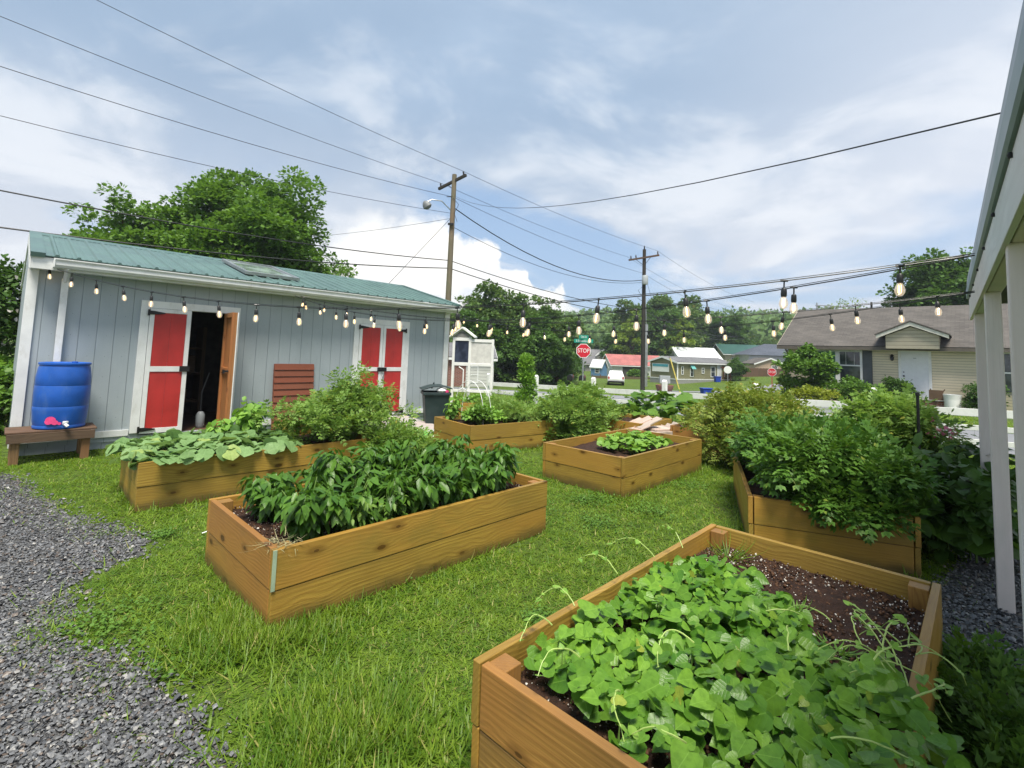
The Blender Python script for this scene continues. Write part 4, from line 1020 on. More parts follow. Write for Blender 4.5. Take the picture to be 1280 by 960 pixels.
# --- airy tomato bush (right half of the same bed)
def bushc(n, rx, ry, h, base=.1, taper=.7):
    c = []
    for _ in range(n):
        z = base + (h - base) * rnd.random(); q = 1 - taper * (z / h) ** 1.6; an = rnd.uniform(0, 6.28); r = math.sqrt(rnd.random())
        c.append((rx * q * r * math.cos(an), ry * q * r * math.sin(an), z))
    for _ in range(n // 2):     # shoots that stand clear of the mass
        an = rnd.uniform(0, 6.28); r = rnd.uniform(.3, 1.05); z = h * rnd.uniform(.75, 1.12) * (1 - .35 * r)
        c.append((rx * r * math.cos(an), ry * r * math.sin(an), z))
    return c
c = bushc(72, 1.0, .55, .58, .05, .7) + [(.10 + rnd.uniform(-.16, .16), rnd.uniform(-.1, .1), .55 + rnd.uniform(0, .34)) for _ in range(10)] + [(.45 + rnd.uniform(-.2, .2), 0, .5 + rnd.uniform(0, .2)) for _ in range(5)]
leafy('tomato_plant', 'tall airy pale green tomato bush in front of the closed red doors', 'plant', W(3.28, 6.30, .38), RZ, c, .10, 40, TOM, .12, TOMB, sr=.004, droop=.1)
c = bushc(20, .5, .35, .42)
leafy('tomato_plant', 'low airy tomato growth between the airy bush and the middle bed', 'plant', W(3.75, 5.75, .10), RZ, c, [.14] * len(c), 55, TOM, .13, TOMB, droop=.2)
leafy('marigold_plant', 'small yellowing plant on the rim before the slatted brown panel', 'plant', W(2.75, 6.75, .40), RZ, bushc(9, .22, .2, .22), .09, 40, LEAF, .06, TOMY, droop=.2)
# --- middle distance: leafy patch
squash('squash_plant', 'compact leafy green plant in the middle of the corner-on bed', W(5.85, 3.30, .36), RZ, .95, .62, 210, .20, .085, HERB, .04)
# --- mixed greens bed
def along(a0, p0, rot, u, v): c_, s_ = math.cos(rot), math.sin(rot); return a0 + u * c_ - v * s_, p0 + u * s_ + v * c_
q = along(5.28, 5.92, R(-9), .22, 1.0)
pepper(W(*q, .40), .50, .13, 150, 'tall single basil plant at the left end of the mixed greens bed', HERB, None, .09)
q = along(5.28, 5.92, R(-9), .42, .40); leafy('cabbage_plant', 'round dark green plant near the front corner of the mixed greens bed', 'plant', W(*q, .40), RZ, bushc(10, .17, .17, .22), .09, 45, LEAFW, .07, BUSHG)
q = along(5.28, 5.92, R(-9), .62, .55); leafy('bean_plant', 'bright green low plants along the front of the mixed greens bed', 'plant', W(*q, .40), RZ + R(-9), bushc(22, .40, .35, .20), .10, 50, LEAFW, .075, HERB)
q = along(5.28, 5.92, R(-9), 1.25, .55); leafy('carrot_tops', 'feathery pale greens at the right end of the mixed greens bed', 'plant', W(*q, .40), RZ + R(-9), bushc(34, .55, .5, .26), .11, 50, FEATH, .12, TOMB)
q = along(5.28, 5.92, R(-9), 1.45, 1.1); leafy('pea_plant', 'pale feathery greens behind the mixed greens bed', 'plant', W(q[0], q[1] + .3, .1), RZ, bushc(26, .55, .35, .60), .14, 45, FEATH, .14, TOMB)
t = thing('bed_hoop', 'pair of thin white plastic hoops arching over the mixed greens bed', 'plant hoop', W(5.75, 6.55, .36), RZ + R(10))
for dx in (0, .22): MB().tube([(dx + .1 * k / 16, .75 * (1 - math.cos(k / 16 * math.pi)) / 2 - .35, .78 * math.sin(k / 16 * math.pi) ** .8) for k in range(17)], .006, 6).build('hoop', WHITEP, t)
leafy('greens_patch', 'low greens in the small far bed', 'plant', W(8.3, 9.1, .33), RZ + R(-35), bushc(16, .5, .25, .16), .09, 40, LEAFW, .08, HERB)
# upright young conifer-like shrub behind
c = [(.30 * (1 - z_ / 1.45) * math.cos(q_) * rnd.uniform(.5, 1), .30 * (1 - z_ / 1.45) * math.sin(q_) * rnd.uniform(.5, 1), .12 + z_) for z_, q_ in [(rnd.uniform(0, 1.4), rnd.uniform(0, 6.28)) for _ in range(70)]]
leafy('young_shrub', 'bright green upright cone-shaped shrub beside the white kiosk', 'shrub', W(9.25, 8.35), 0, c, [.16] * 70, 48, LEAF, .085, HERB, droop=-.5, nst=14)
# big airy bush between the two middle beds
c = bushc(72, .85, .70, .92, .05, .6)
leafy('tomato_plant', 'wide light green tomato bush behind the pile of wooden slabs', 'plant', W(7.75, 5.65, .0), RZ, c, [.15] * len(c), 58, TOM, .15, TOMB, droop=.15)
c = bushc(24, .45, .4, .85, .05, .7)
leafy('tomato_plant', 'lower tomato bush at the right end of the mixed greens bed', 'plant', W(7.25, 5.2, .0), RZ, c, [.15] * len(c), 55, TOM, .13, TOMB, droop=.15)
squash('pumpkin_plant', 'dark green pumpkin leaves beyond the pile of slabs', W(9.3, 4.3, .15), RZ, 1.5, 1.4, 120, .75, .20, BUSHG, .15)
c = bushc(90, 1.0, .95, .98, .1, .5)
leafy('tomato_plant', 'large yellowish green tomato bush right of the corner-on bed', 'plant', W(8.75, 2.75, .0), RZ, c, [.20] * len(c), 62, TOM, .16, TOMY, droop=.2)
c = bushc(40, .6, .6, .85, .02, .5)
leafy('tomato_plant', 'low rusty green part of the tomato bush reaching the lawn', 'plant', W(8.05, 2.35, .0), RZ, c, [.18] * len(c), 58, TOM, .15, TOMY, droop=.25)
# --- tomatoes burying the right bed
c = []
for _ in range(120):
    u_, v_ = rnd.uniform(.06, 2.2), rnd.uniform(-.02, 1.06); c.append((u_, v_, .15 + .36 * rnd.random() * (1 - .3 * abs(v_ / 1.2 - .5))))
c += [(rnd.uniform(-.06, .0), rnd.uniform(.2, .9), rnd.uniform(.04, .14)) for _ in range(4)]
leafy('tomato_plant', 'dark green tomato plants heaped over the bed beside the white posts', 'plant', W(5.12, .39, .38), RZ + R(22.5), c, .15, 70, TOM, .165, TOML, droop=.35, nst=50)
c = bushc(48, .62, .55, .92, .1, .7)
leafy('tomato_plant', 'tall green tomato peak rising behind the buried bed towards the beige house', 'plant', W(7.3, .80, .25), RZ, c, .17, 62, TOM, .16, TOMB, droop=.2)
squash('squash_plant', 'large squash leaves near the top of the heaped tomatoes', W(6.5, 1.0, .62), RZ, .9, .5, 46, .28, .17, SQ, .1)
squash('squash_plant', 'dark squash leaves tumbling over the right side to the gravel', W(5.7, -.02, .0), RZ, 1.7, .65, 170, .62, .17, BUSHG, .12)
c = [(rnd.uniform(0, 1.8), rnd.uniform(-.25, .45), rnd.uniform(.03, .75)) for _ in range(46)]
leafy('vine_weeds', 'dark leafy vines trailing from the buried bed down to the gravel', 'plant', W(5.6, .1, .0), RZ, c, [.17] * 46, 48, LEAFW, .13, BUSHD, droop=.5, stems=False)
t = thing('plant_stake', 'black metal stake standing among the tomato plants', 'stake', W(6.75, .50, .0), 0)
MB().tube([(0, 0, 0), (0, 0, 1.36)], .014).build('rod', DARKM, t); MB().lathe([(.02, 0), (.02, .03), (.005, .04)], 0, 0, 1.35).build('cap', DARKM, t)
# pink flowers
t = thing('pink_flowers', 'small pink flowers at the top right of the tomato heap', 'flower', W(7.0, .34, .85), 0)
P = rng.normal(0, .09, (26, 3)) * (1, 1, .6) + (0, 0, .12)
Scatter().add(HEART, P, rng.normal(0, 1, (26, 3)), rng.normal(0, 1, (26, 3)), .04).build('petals', plain('pink_petals', (.70, .20, .30), .5), t)
MB().tube([(0, 0, -.3), (0, 0, .1)], .004).build('stem', STEMG, t)
# pile of weathered slabs behind the corner-on bed
t = thing('slab_pile', 'pile of weathered pinkish wooden slabs leaning behind the corner-on bed', 'wood pile', W(7.45, 4.75), RZ + R(-38))
SLAB = wood('weathered_slab', (.56, .48, .42), (.30, .23, .19), .85, False, 120, ((.12, .08, .06), .6))
for k in range(26):
    row, q = divmod(k, 3); Mx = Matrix.Translation((.085 * row + rnd.uniform(-.03, .03), .22 * q + rnd.uniform(-.04, .04), .045 + .048 * row + rnd.uniform(-.006, .012))) @ Matrix.Rotation(R(-25 + rnd.uniform(-6, 6)), 4, 'Y') @ Matrix.Rotation(R(rnd.uniform(-9, 9)), 4, 'Z')
    MB().box(0, 0, 0, rnd.uniform(.22, .36), rnd.uniform(.20, .27), .024, 0, Mx).build('slab', SLAB, t, .005)
for k in range(3):
    Mx = Matrix.Translation((.95 + .12 * k, .05, .02 + .03 * k)) @ Matrix.Rotation(R(-50), 4, 'Y'); MB().box(0, 0, 0, .48, .5, .028, 0, Mx).build('slab', SLAB, t, .008)
t = thing('stone_slab', 'flat grey slab lying right of the wood pile', 'slab', W(8.0, 4.15, .0), RZ + R(-20))
MB().box(0, 0, .0, .6, .5, .36).box(.05, .05, .362, .5, .42, .40).build('block', SLAB, t, .008)

t = thing('plant_marker', 'small white plastic strip lying in the grass left of the middle bed', 'plant marker', (-2.53, 4.35, .04), .5)
MB().box(-.07, -.008, 0, .07, .008, .003).build('strip', WHITEP, t)
t.rotation_euler = (0, R(-12), R(40))
hay = Scatter(); n = 70; q = rng.normal(0, .05, (n, 3)) * (1, 1, .15) + (0, 0, .012)
hay.add(BLADE, q, rng.normal(0, 1, (n, 3)) * (1, 1, .3), unit(rng.normal(0, .4, (n, 3)) + (0, 0, 1)), np.stack([np.full(n, .004), rng.uniform(.05, .14, n), rng.uniform(-.08, .02, n)], 1))
o = hay.build('dry_grass', STEMB); o.location = W(1.25, 3.06, .46); tag(o, 'wisp of dry grass on the near corner of the middle bed', 'dry grass')
# ================================================================= white-posted building on the right
YW2 = R(41.92); S2 = (math.sin(YW2), math.cos(YW2)); RZ2 = math.atan2(S2[1], S2[0])
def W2(a, p, z=0): return (a * S2[0] - p * S2[1], a * S2[1] + p * S2[0], z)
t = thing('open_pavilion', 'open white pavilion at the right with square posts and a teal gutter', 'pavilion', (0, 0, 0), RZ2)
for a0 in (3.02, 4.88, 6.72):
    MB().box(a0, -.292, 0, a0 + .09, -.205, 2.21, 2).build('post', POSTW, t, .006)
MB().box(-1.5, -.30, 2.21, 7.45, -.22, 2.36).build('beam', POSTW, t, .004)
MB().box(-1.5, -.212, 2.20, 7.50, -.188, 2.425).build('fascia', POSTW, t, .003)
MB().box(-1.5, -.62, 2.37, 7.45, -.32, 2.385).build('soffit', POLED, t)
g = MB(); prof = [(-.188, 2.43), (-.176, 2.43), (-.166, 2.445), (-.166, 2.54), (-.171, 2.54), (-.171, 2.455), (-.178, 2.442), (-.188, 2.442)]
g.prism(prof, -1.5, 7.48, 'yz').build('gutter', TEAL, t)
SHEET = plain('grey_metal_sheet', (.30, .33, .34), .45, .3, .15, 2, .1, 20)
MB().prism([(-.20, 2.555), (-.172, 2.55), (-.178, 2.64), (-.184, 2.64), (-.20, 2.57)], -1.5, 7.52, 'yz').prism([(-.178, 2.64), (-.178, 2.655), (-3.2, 3.5), (-3.2, 3.485)], -1.5, 7.52, 'yz').build('roof', SHEET, t)
for k in range(8): MB().lathe([(.007, -.012), (.009, 0), (.005, .008)], k * .9 + .6, -.182, 2.41).build('gutter_clip', DARKM, t)
for a0 in (3.02, 4.88, 6.72): MB().box(a0, -3.2, 0, a0 + .115, -3.08, 3.3, 2).build('post', POSTW, t, .006)
MB().box(-1.5, -3.25, 3.3, 7.45, -3.15, 3.46).build('beam', POSTW, t)

# ================================================================= string lights
BULBG, n_ = new_mat('bulb_glass')
e_ = n_.node('ShaderNodeBsdfTransparent', {0: (1, .97, .92, 1)}); gl = n_.node('ShaderNodeBsdfGlossy', {0: (1, 1, 1, 1), 1: .05}); em = n_.node('ShaderNodeEmission', {0: (1, .82, .60, 1), 1: .55})
lw = n_.node('ShaderNodeLayerWeight', {0: .35}).outputs['Facing']
mx = n_.node('ShaderNodeMixShader', {0: n_.math('MULTIPLY_ADD', lw, .5, .10)}); n_.l.new(e_.outputs[0], mx.inputs[1]); n_.l.new(gl.outputs[0], mx.inputs[2])
ad = n_.node('ShaderNodeMixShader', {0: .26}); n_.l.new(mx.outputs[0], ad.inputs[1]); n_.l.new(em.outputs[0], ad.inputs[2]); n_.l.new(ad.outputs[0], n_.out.inputs[0])
FIL, n_ = new_mat('filament'); em = n_.node('ShaderNodeEmission', {0: (1, .55, .18, 1), 1: 7.0}); n_.l.new(em.outputs[0], n_.out.inputs[0])
def mesh_of(mb, mat): o = mb.build('x', mat); d = o.data; bpy.data.objects.remove(o); return d
SOCK = mesh_of(MB().tube([(0, 0, .005), (0, 0, -.055)], .005, 6).lathe([(.012, -.048), (.017, -.055), (.0185, -.09), (.016, -.105), (.0, -.106)], n=10).tube([(-.022, 0, 0), (.022, 0, 0)], .008, 6), BLACKP)
GLS = mesh_of(MB().lathe([(.012, -.104), (.015, -.110), (.023, -.128), (.0265, -.146), (.025, -.161), (.018, -.176), (.008, -.183), (.001, -.184)], n=14), BULBG)
FILM = mesh_of(MB().tube([(.007, 0, -.115), (.008, 0, -.16), (0, .006, -.172), (-.008, 0, -.16), (-.007, 0, -.115)], .0016, 4).tube([(0, .007, -.12), (0, .006, -.165)], .0014, 4), FIL)
CAB = BLACKP
def string(label, A, B, sag, n0, step, spans=48, first=.0, end=.05):
    t = thing('string_light', label, 'string lights', A, 0, 'string lights zigzagging from the shed to the pavilion')
    A_, B_ = Vector(A), Vector(B); d = B_ - A_; L = math.hypot(d.x, d.y)
    def P(s_): q = A_ + d * s_; return Vector((q.x - A_.x, q.y - A_.y, q.z - A_.z - sag * 4 * s_ * (1 - s_)))
    MB().tube([P(k / spans) for k in range(spans + 1)], .0042, 6).tube([P(k / spans) + Vector((.003 * math.sin(k * 1.9), .003 * math.cos(k * 1.9), .011)) for k in range(spans + 1)], .0025, 5).build('cable', CAB, t)
    k = 0
    while first + step * k < L - end:
        q = P((first + step * k) / L)
        b = bpy.data.objects.new('bulb', SOCK); COL.objects.link(b); b.parent = t; b.location = q
        b.rotation_euler = (rnd.gauss(0, .10), rnd.gauss(0, .10), rnd.uniform(0, 6.28))
        for nm, md in (('glass', GLS), ('filament', FILM)):
            c_ = bpy.data.objects.new(nm, md); COL.objects.link(c_); c_.parent = b
        k += 1
    return t
# the hooks on the pavilion's fascia
H1 = W(3.80, .01, 2.30); H2 = W(5.92, .0, 2.335)
string('string of warm bulbs crossing low over the lawn from the left end of the shed', (-6.74, 6.93, 2.68), H1, .46, 0, .61, 60, .16)
string('string of warm bulbs straight across from the middle of the shed to the nearer hook', W(3.73, 9.48, 2.62), H1, .44, 0, .61, 60, .62, .9)
string('string of warm bulbs from the middle of the shed to the farther pavilion hook', W(3.80, 9.48, 2.62), H2, .40, 0, .61, 60, .28)
string('string of warm bulbs from the right corner of the shed to the farther pavilion hook', W(7.72, 9.45, 2.60), H2, .42, 0, .61, 60, .51)

# ================================================================= utility poles and wires
def insul(mb, x, y, z): mb.lathe([(.02, 0), (.045, .04), (.03, .07), (.05, .10), (.03, .15), (.01, .17)], x, y, z, 8)
PA = (-3.2, 24.0); PB = (10.3, 38.0)
lx = math.atan2(PB[1] - PA[1], PB[0] - PA[0])
t = thing('utility_pole', 'tall weathered wooden utility pole with a street lamp behind the shed', 'utility pole', (PA[0], PA[1], gz(*PA) - .05))
z0 = gz(*PA) - .05
MB().tube([(0, 0, 0), (0.02, 0, 5), (.05, 0, 10.55 - z0)], .17, 14, True, .115).build('mast', POLEW, t)
ca = Matrix.Translation((.05, 0, 10.15 - z0)) @ Matrix.Rotation(R(-34), 4, 'Z') @ Matrix.Rotation(R(-13), 4, 'Y')
MB().box(-1.05, -.06, 0, .80, .06, .13, 0, ca).build('crossarm', POLED, t, .01)
for x in (-.88, .66): MB().lathe([(.03, .13), (.05, .18), (.035, .22), (.05, .26), (.02, .33)], x, 0, 0, 8, ca).build('insulator', DARKM, t)
MB().tube([tuple(ca @ Vector((-.4, .05, .0))), (.05, .0, 9.75 - z0)], .015).build('brace', DARKM, t)
lz = 8.75 - z0
MB().tube([(0, 0, lz - .1), (-.5, -.2, lz + .35), (-.95, -.4, lz + .35), (-1.25, -.5, lz + .15)], .028).build('lamp_arm', GALV, t)
Mx = Matrix.Translation((-1.25, -.5, lz + .12)) @ Matrix.Rotation(R(-35), 4, 'Y')
lh = MB().lathe([(.04, .12), (.10, .06), (.16, -.08), (.17, -.22), (.10, -.30), (.02, -.33)], n=12, M=Mx @ Matrix.Diagonal((1.3, .8, 1, 1))).build('lamp_head', plain('lamp_grey', (.16, .17, .18), .5), t)
MB().box(-.14, -.24, 7.9 - z0, .14, -.14, 8.0 - z0).tube([(0.0, -.14, 9.35 - z0), (-.25, -.3, 9.3 - z0)], .02).tube([(.05, -.14, 9.3 - z0), (.35, -.2, 8.95 - z0), (.15, -.2, 8.5 - z0), (.3, -.1, 8.1 - z0)], .012).build('fittings', DARKM, t)
t = thing('utility_pole', 'darker utility pole with crossarm and transformer box by the road junction', 'utility pole', (PB[0], PB[1], gz(*PB) - .05))
z1 = gz(*PB) - .05
MB().tube([(0, 0, 0), (0, 0, 11.1 - .9 - z1 - .0)], .18, 14, True, .13).build('mast', POLED, t)
ca2 = Matrix.Translation((0, 0, 9.45 - z1)) @ Matrix.Rotation(R(-28), 4, 'Z') @ Matrix.Rotation(R(-6), 4, 'Y')
MB().box(-1.2, -.2, 0, 1.2, -.08, .13, 0, ca2).build('crossarm', OLDW, t, .01)
for x in (-1.0, -.6, 1.1): MB().lathe([(.03, .13), (.06, .18), (.04, .24), (.06, .28), (.02, .4)], x, -.14, 0, 8, ca2).build('insulator', DARKM, t)
MB().lathe([(.03, 0), (.06, .05), (.04, .12), (.06, .18), (.02, .3)], 0, 0, 11.1 - .9 - z1, 8).build('insulator', DARKM, t)
MB().tube([tuple(ca2 @ Vector((-.6, -.1, 0))), (0, -.1, 8.85 - z1)], .02).tube([tuple(ca2 @ Vector((.5, -.1, 0))), (0, -.1, 8.95 - z1)], .02).build('brace', DARKM, t)
MB().lathe([(.05, 0), (.22, .02), (.24, .1), (.24, .65), (.20, .72), (.05, .75)], 0, -.28, 7.35 - z1, 14).build('transformer', GREYP, t)
MB().box(.10, -.24, .4, .30, -.12, 5.2, 2).tube([(.17, -.18, 5.2), (.1, -.18, 7.2)], .03).build('conduit', GALV, t)
MB().tube([(-.15, -.1, 7.2 - z1), (-.5, -.2, 6.9 - z1), (-.25, -.2, 6.5 - z1), (-.55, -.2, 6.3 - z1), (-.2, -.1, 6.1 - z1)], .018).build('fittings', DARKM, t)
# yellow-sleeved guy wire
t = thing('guy_wire', 'guy wire with a yellow plastic sleeve beside the dark utility pole', 'guy wire', (PB[0] + 2.5, PB[1] - 1.2, gz(PB[0] + 2.5, PB[1])))
YEL = plain('yellow_guard', (.62, .50, .12), .5, 0, .1)
MB().tube([(0, 0, 0), (-2.45, 1.15, 9.0)], .012, 5).build('cable', DARKM, t); MB().tube([(0, 0, .0), (-.68, .32, 2.6)], .05, 8).build('sleeve', YEL, t)
def wire(label, pts, r=.012, sag=.3):
    vs = []
    for a_, b_ in zip(pts[:-1], pts[1:]):
        A_, B_ = Vector(a_), Vector(b_); L = (B_ - A_).length; s_ = sag * (L / 19) ** 2
        vs += [A_.lerp(B_, k / 14) - Vector((0, 0, 4 * s_ * (k / 14) * (1 - k / 14))) for k in range(15)]
    base = vs[0]; o = MB().tube([q - base for q in vs], r, 5, False).build('overhead_wire', CAB); o.location = base
    return tag(o, label, 'overhead wire')
def along_w(t_): return (PA[0] - 13.6 * t_, PA[1] - 14.0 * t_)
def lw_(t_, z_, z_at): # height at t=1 from height at t_
    x_, y_ = along_w(1.15); return (x_, y_, z_at + (z_ - z_at) * 1.15 / t_)
c1 = ca @ Vector((-.88, 0, .33)); c2 = ca @ Vector((.66, 0, .33))
cl = (PA[0] + c1.x, PA[1] + c1.y, c1.z + z0); cr = (PA[0] + c2.x, PA[1] + c2.y, c2.z + z0)
wire('uppermost overhead wire, over the right end of the tall pole crossarm', [lw_(.711, 12.05, cr[2]), cr, (11.3, 38, 10.15), (30, 60, 9.0)], .010, .22)
wire('second overhead wire, over the left end of the tall pole crossarm', [lw_(.813, 10.7, cl[2]), cl, (9.0, 38, 9.55), (27, 60, 8.3)], .010, .22)
wire('third overhead wire, fixed just below the crossarm of the tall pole', [lw_(.807, 9.3, 9.4), (PA[0], PA[1], 9.4), (10.2, 38, 8.3), (28.5, 60, 7.4)], .011, .3)
wire('thin fourth overhead wire passing the street lamp arm', [lw_(.801, 7.95, 8.55), (PA[0], PA[1], 8.55)], .010, .3)
wire('upper thick cable passing low across the shed roof to the poles', [lw_(.793, 5.98, 6.15), (PA[0], PA[1], 6.15), (10.1, 38, 5.4), (27, 58, 4.6)], .022, .35)
wire('lower thick cable passing low across the shed roof to the poles', [lw_(.789, 4.98, 5.76), (PA[0], PA[1], 5.76), (10.3, 38, 4.9), (27, 58, 4.2)], .024, .35)
wire('twisted cable drooping between the two utility poles', [(PA[0], PA[1], 8.9), (10.2, 38, 7.75)], .028, 1.2)
wire('thinner drooping cable just under the twisted one', [(PA[0], PA[1], 7.9), (10.1, 38, 7.55)], .014, .9)
wire('service wire running from the tall pole over the garden to the pavilion', [(PA[0] + .1, PA[1], 9.45), (3.25, 3.05, 3.35)], .007, .45)
wire('guy cable slanting down to the left from the tall pole', [(PA[0], PA[1], 8.35), (PA[0] - 5.2, PA[1] + .5, 2.5)], .012, .0)
wire('thin wire leaving the tall pole to the left above the trees', [(PA[0], PA[1], 8.3), (PA[0] - 14, PA[1] + 8, 8.6)], .010, .3)

# ================================================================= white rail fence
t = thing('rail_fence', 'low white rail fence with square posts along the road edge', 'fence', W(12.37, 0), RZ)
def rz_(p): return .87 - .027 * p
for p in (13.0, 10.7, 8.43, 6.15, 3.85, 1.6, -.7, -3.0, -5.3):
    z_ = rz_(p) + .33; MB().box(-.06, p - .055, -.1, .05, p + .055, z_, 2).prism([(-.06, z_), (.05, z_), (-.005, z_ + .05)], p - .055, p + .055, 'xz').build('post', FENCEW, t, .004)
ps = [13.0, 10.7, 8.43, 6.15, 3.85, 1.6, -.7, -3.0, -5.3]
for p0, p1 in zip(ps[:-1], ps[1:]):
    for dz, h in ((0, .135), (-.27, .09), (-.52, .09)):
        if dz == -.52 and p1 > 1: continue
        za, zb = rz_(p0) + dz, rz_(p1) + dz
        MB().add([(x, p, z + k) for p, z in ((p0 - .06, za), (p1 + .06, zb)) for x in (-.095, -.062) for k in (-h / 2, h / 2)], [(0, 1, 3, 2), (4, 6, 7, 5), (0, 4, 5, 1), (2, 3, 7, 6), (0, 2, 6, 4), (1, 5, 7, 3)]).build('rail', FENCEW, t, .003)
wm = MB()
for k in range(52): wm.tube([(-.052, 3.7 - k * .17, .1), (-.052, 3.7 - k * .17, .95)], .0022, 3, False)
for z in (.2, .35, .5, .75): wm.tube([(-.052, 3.7, z), (-.052, -5.2, z + .1)], .0022, 3, False)
wm.build('wire_mesh', GALV, t)

# kiosk
t = thing('notice_kiosk', 'white timber kiosk with a small gable, dark window and blank board', 'kiosk', (-1.79, 15.0, 0), R(-4))
f = MB()
for x, h in ((0, 2.12), (.50, 2.12), (1.20, 2.05)): f.box(x, 0, 0, x + .075, .075, h, 2)
f.box(.075, .0, 1.98, .50, .07, 2.08).box(.575, .0, 1.95, 1.20, .07, 2.04).box(.075, 0, 1.22, .50, .07, 1.32).box(.575, 0, 1.22, 1.20, .07, 1.30).box(.075, .01, .42, 1.2, .06, .50)
f.build('frame', FENCEW, t, .003)
MB().box(.075, .02, 1.32, .50, .05, 1.98).build('window', glass_dark('kiosk_window', (.02, .025, .045)), t)
MB().box(.575, .02, 1.30, 1.20, .05, 1.95).build('board', plain('kiosk_board', (.62, .61, .58), .7), t)
MB().prism([(-.10, 2.08), (.29, 2.36), (.68, 2.08), (.68, 2.13), (.29, 2.41), (-.10, 2.13)], -.08, .5, 'xz').build('gable_roof', FENCEW, t)
MB().prism([(-.02, 2.09), (.29, 2.32), (.60, 2.09)], .0, .03, 'xz').build('gable_panel', GREYS, t)
t = thing('folding_chair', 'white folding frame standing under the kiosk', 'frame', (-1.55, 15.0, .0), R(-4))
MB().tube([(0, -.1, 1.18), (.14, -.1, 1.1), (.14, -.1, .55), (.30, -.1, .45), (.3, .2, .45)], .02).tube([(.0, -.1, .45), (.14, -.1, .55)], .02).build('tubing', WHITEP, t)

# ================================================================= buildings
def house(name, label, loc, rz, w_, d_, ez, rzz, wall, roof, over=.3, axis='x', openings=(), base=0, trim=WHITE, cat='house', group=None, drop=.8):
    """front wall on local y=0 facing -y, ridge along x (or along y when axis='y')"""
    t = thing(name, label, cat, loc, rz, group); th = .12
    wl = MB()
    if axis == 'x':
        wl.box(0, 0, -drop, w_, .15, ez).box(0, d_ - .15, -drop, w_, d_, ez)
        for x in (0, w_ - .15): wl.prism([(.15, -drop), (d_ - .15, -drop), (d_ - .15, ez), (d_ / 2, rzz - .02), (.15, ez)], x, x + .15, 'yz')
    else:
        for x in (0, w_ - .15): wl.box(x, .15, -drop, x + .15, d_ - .15, ez)
        for y in (0, d_ - .15): wl.prism([(0, -drop), (w_, -drop), (w_, ez), (w_ / 2, rzz - .02), (0, ez)], y, y + .15, 'xz')
    wo_ = wl.build('wall', wall, t)
    # two roof slabs with their own slope coordinates
    half = (d_ if axis == 'x' else w_) / 2; sl = math.atan2(rzz - ez, half); ln = (half + over) / math.cos(sl); ex = ez - over * math.tan(sl)
    Ln = w_ if axis == 'x' else d_
    rf = MB()
    for k in (0, 1):
        if axis == 'x': Mx = (Matrix.Translation((0, -over, ex)) if k == 0 else Matrix.Translation((w_, d_ + over, ex)) @ Matrix.Rotation(R(180), 4, 'Z')) @ Matrix.Rotation(sl, 4, 'X')
        else: Mx = (Matrix.Translation((w_ + over, 0, ex)) @ Matrix.Rotation(R(90), 4, 'Z') if k == 0 else Matrix.Translation((-over, d_, ex)) @ Matrix.Rotation(R(-90), 4, 'Z')) @ Matrix.Rotation(sl, 4, 'X')
        vs = [(-over, 0, .02), (Ln + over, 0, .02), (Ln + over, ln, .02), (-over, ln, .02)]; vs += [(x, y, .02 + th) for x, y, z in vs]
        rf.add([tuple(Mx @ Vector(q)) for q in vs], [(3, 2, 1, 0), (4, 5, 6, 7), (0, 1, 5, 4), (1, 2, 6, 5), (2, 3, 7, 6), (3, 0, 4, 7)], vs, off=(0, 0, 0))
    rf.build('roof', roof, t)
    # gable trim and fascia board
    if axis == 'x':
        MB().box(-over, -over - .03, ex - .06, w_ + over, -over - .002, ex + .10).build('fascia', trim, t)
        for x in (-over - .02, w_ + over): MB().prism([(-over, ex - .06), (d_ / 2, rzz - .06), (d_ + over, ex - .06), (d_ + over, ex + .14), (d_ / 2, rzz + .15), (-over, ex + .14)], x, x + .02, 'yz').build('rake_board', trim, t)
    else:
        MB().prism([(-over, ex - .06), (w_ / 2, rzz - .06), (w_ + over, ex - .06), (w_ + over, ex + .13), (w_ / 2, rzz + .13), (-over, ex + .13)], -over - .025, -over - .001, 'xz').build('rake_board', trim, t)
    for kind, x, z, ww, hh, side in openings:
        M_ = Matrix.Identity(4) if side == 'f' else (Matrix.Translation((0, d_, 0)) @ Matrix.Rotation(R(-90), 4, 'Z') if side == 'l' else Matrix.Translation((w_, 0, 0)) @ Matrix.Rotation(R(90), 4, 'Z'))
        fr = MB(); e = .07
        fr.box(x - e, -.05, z - e, x, -.002, z + hh + e, 0, M_).box(x + ww, -.05, z - e, x + ww + e, -.002, z + hh + e, 0, M_).box(x, -.05, z + hh, x + ww, -.002, z + hh + e, 0, M_).box(x, -.05, z - e, x + ww, -.002, z, 0, M_)
        if kind == 'w':
            fr.box(x, -.045, z + hh / 2 - .02, x + ww, -.022, z + hh / 2 + .02, 0, M_)
            o = fr.build('window', trim, t); MB().box(x, -.02, z, x + ww, -.004, z + hh, 0, M_).build('pane', PANE, o)
        else:
            o = fr.build('door', trim, t); MB().box(x, -.03, z, x + ww, -.004, z + hh, 0, M_).build('door_panel', DOORW if kind == 'd' else DARKIN, o)
    return t
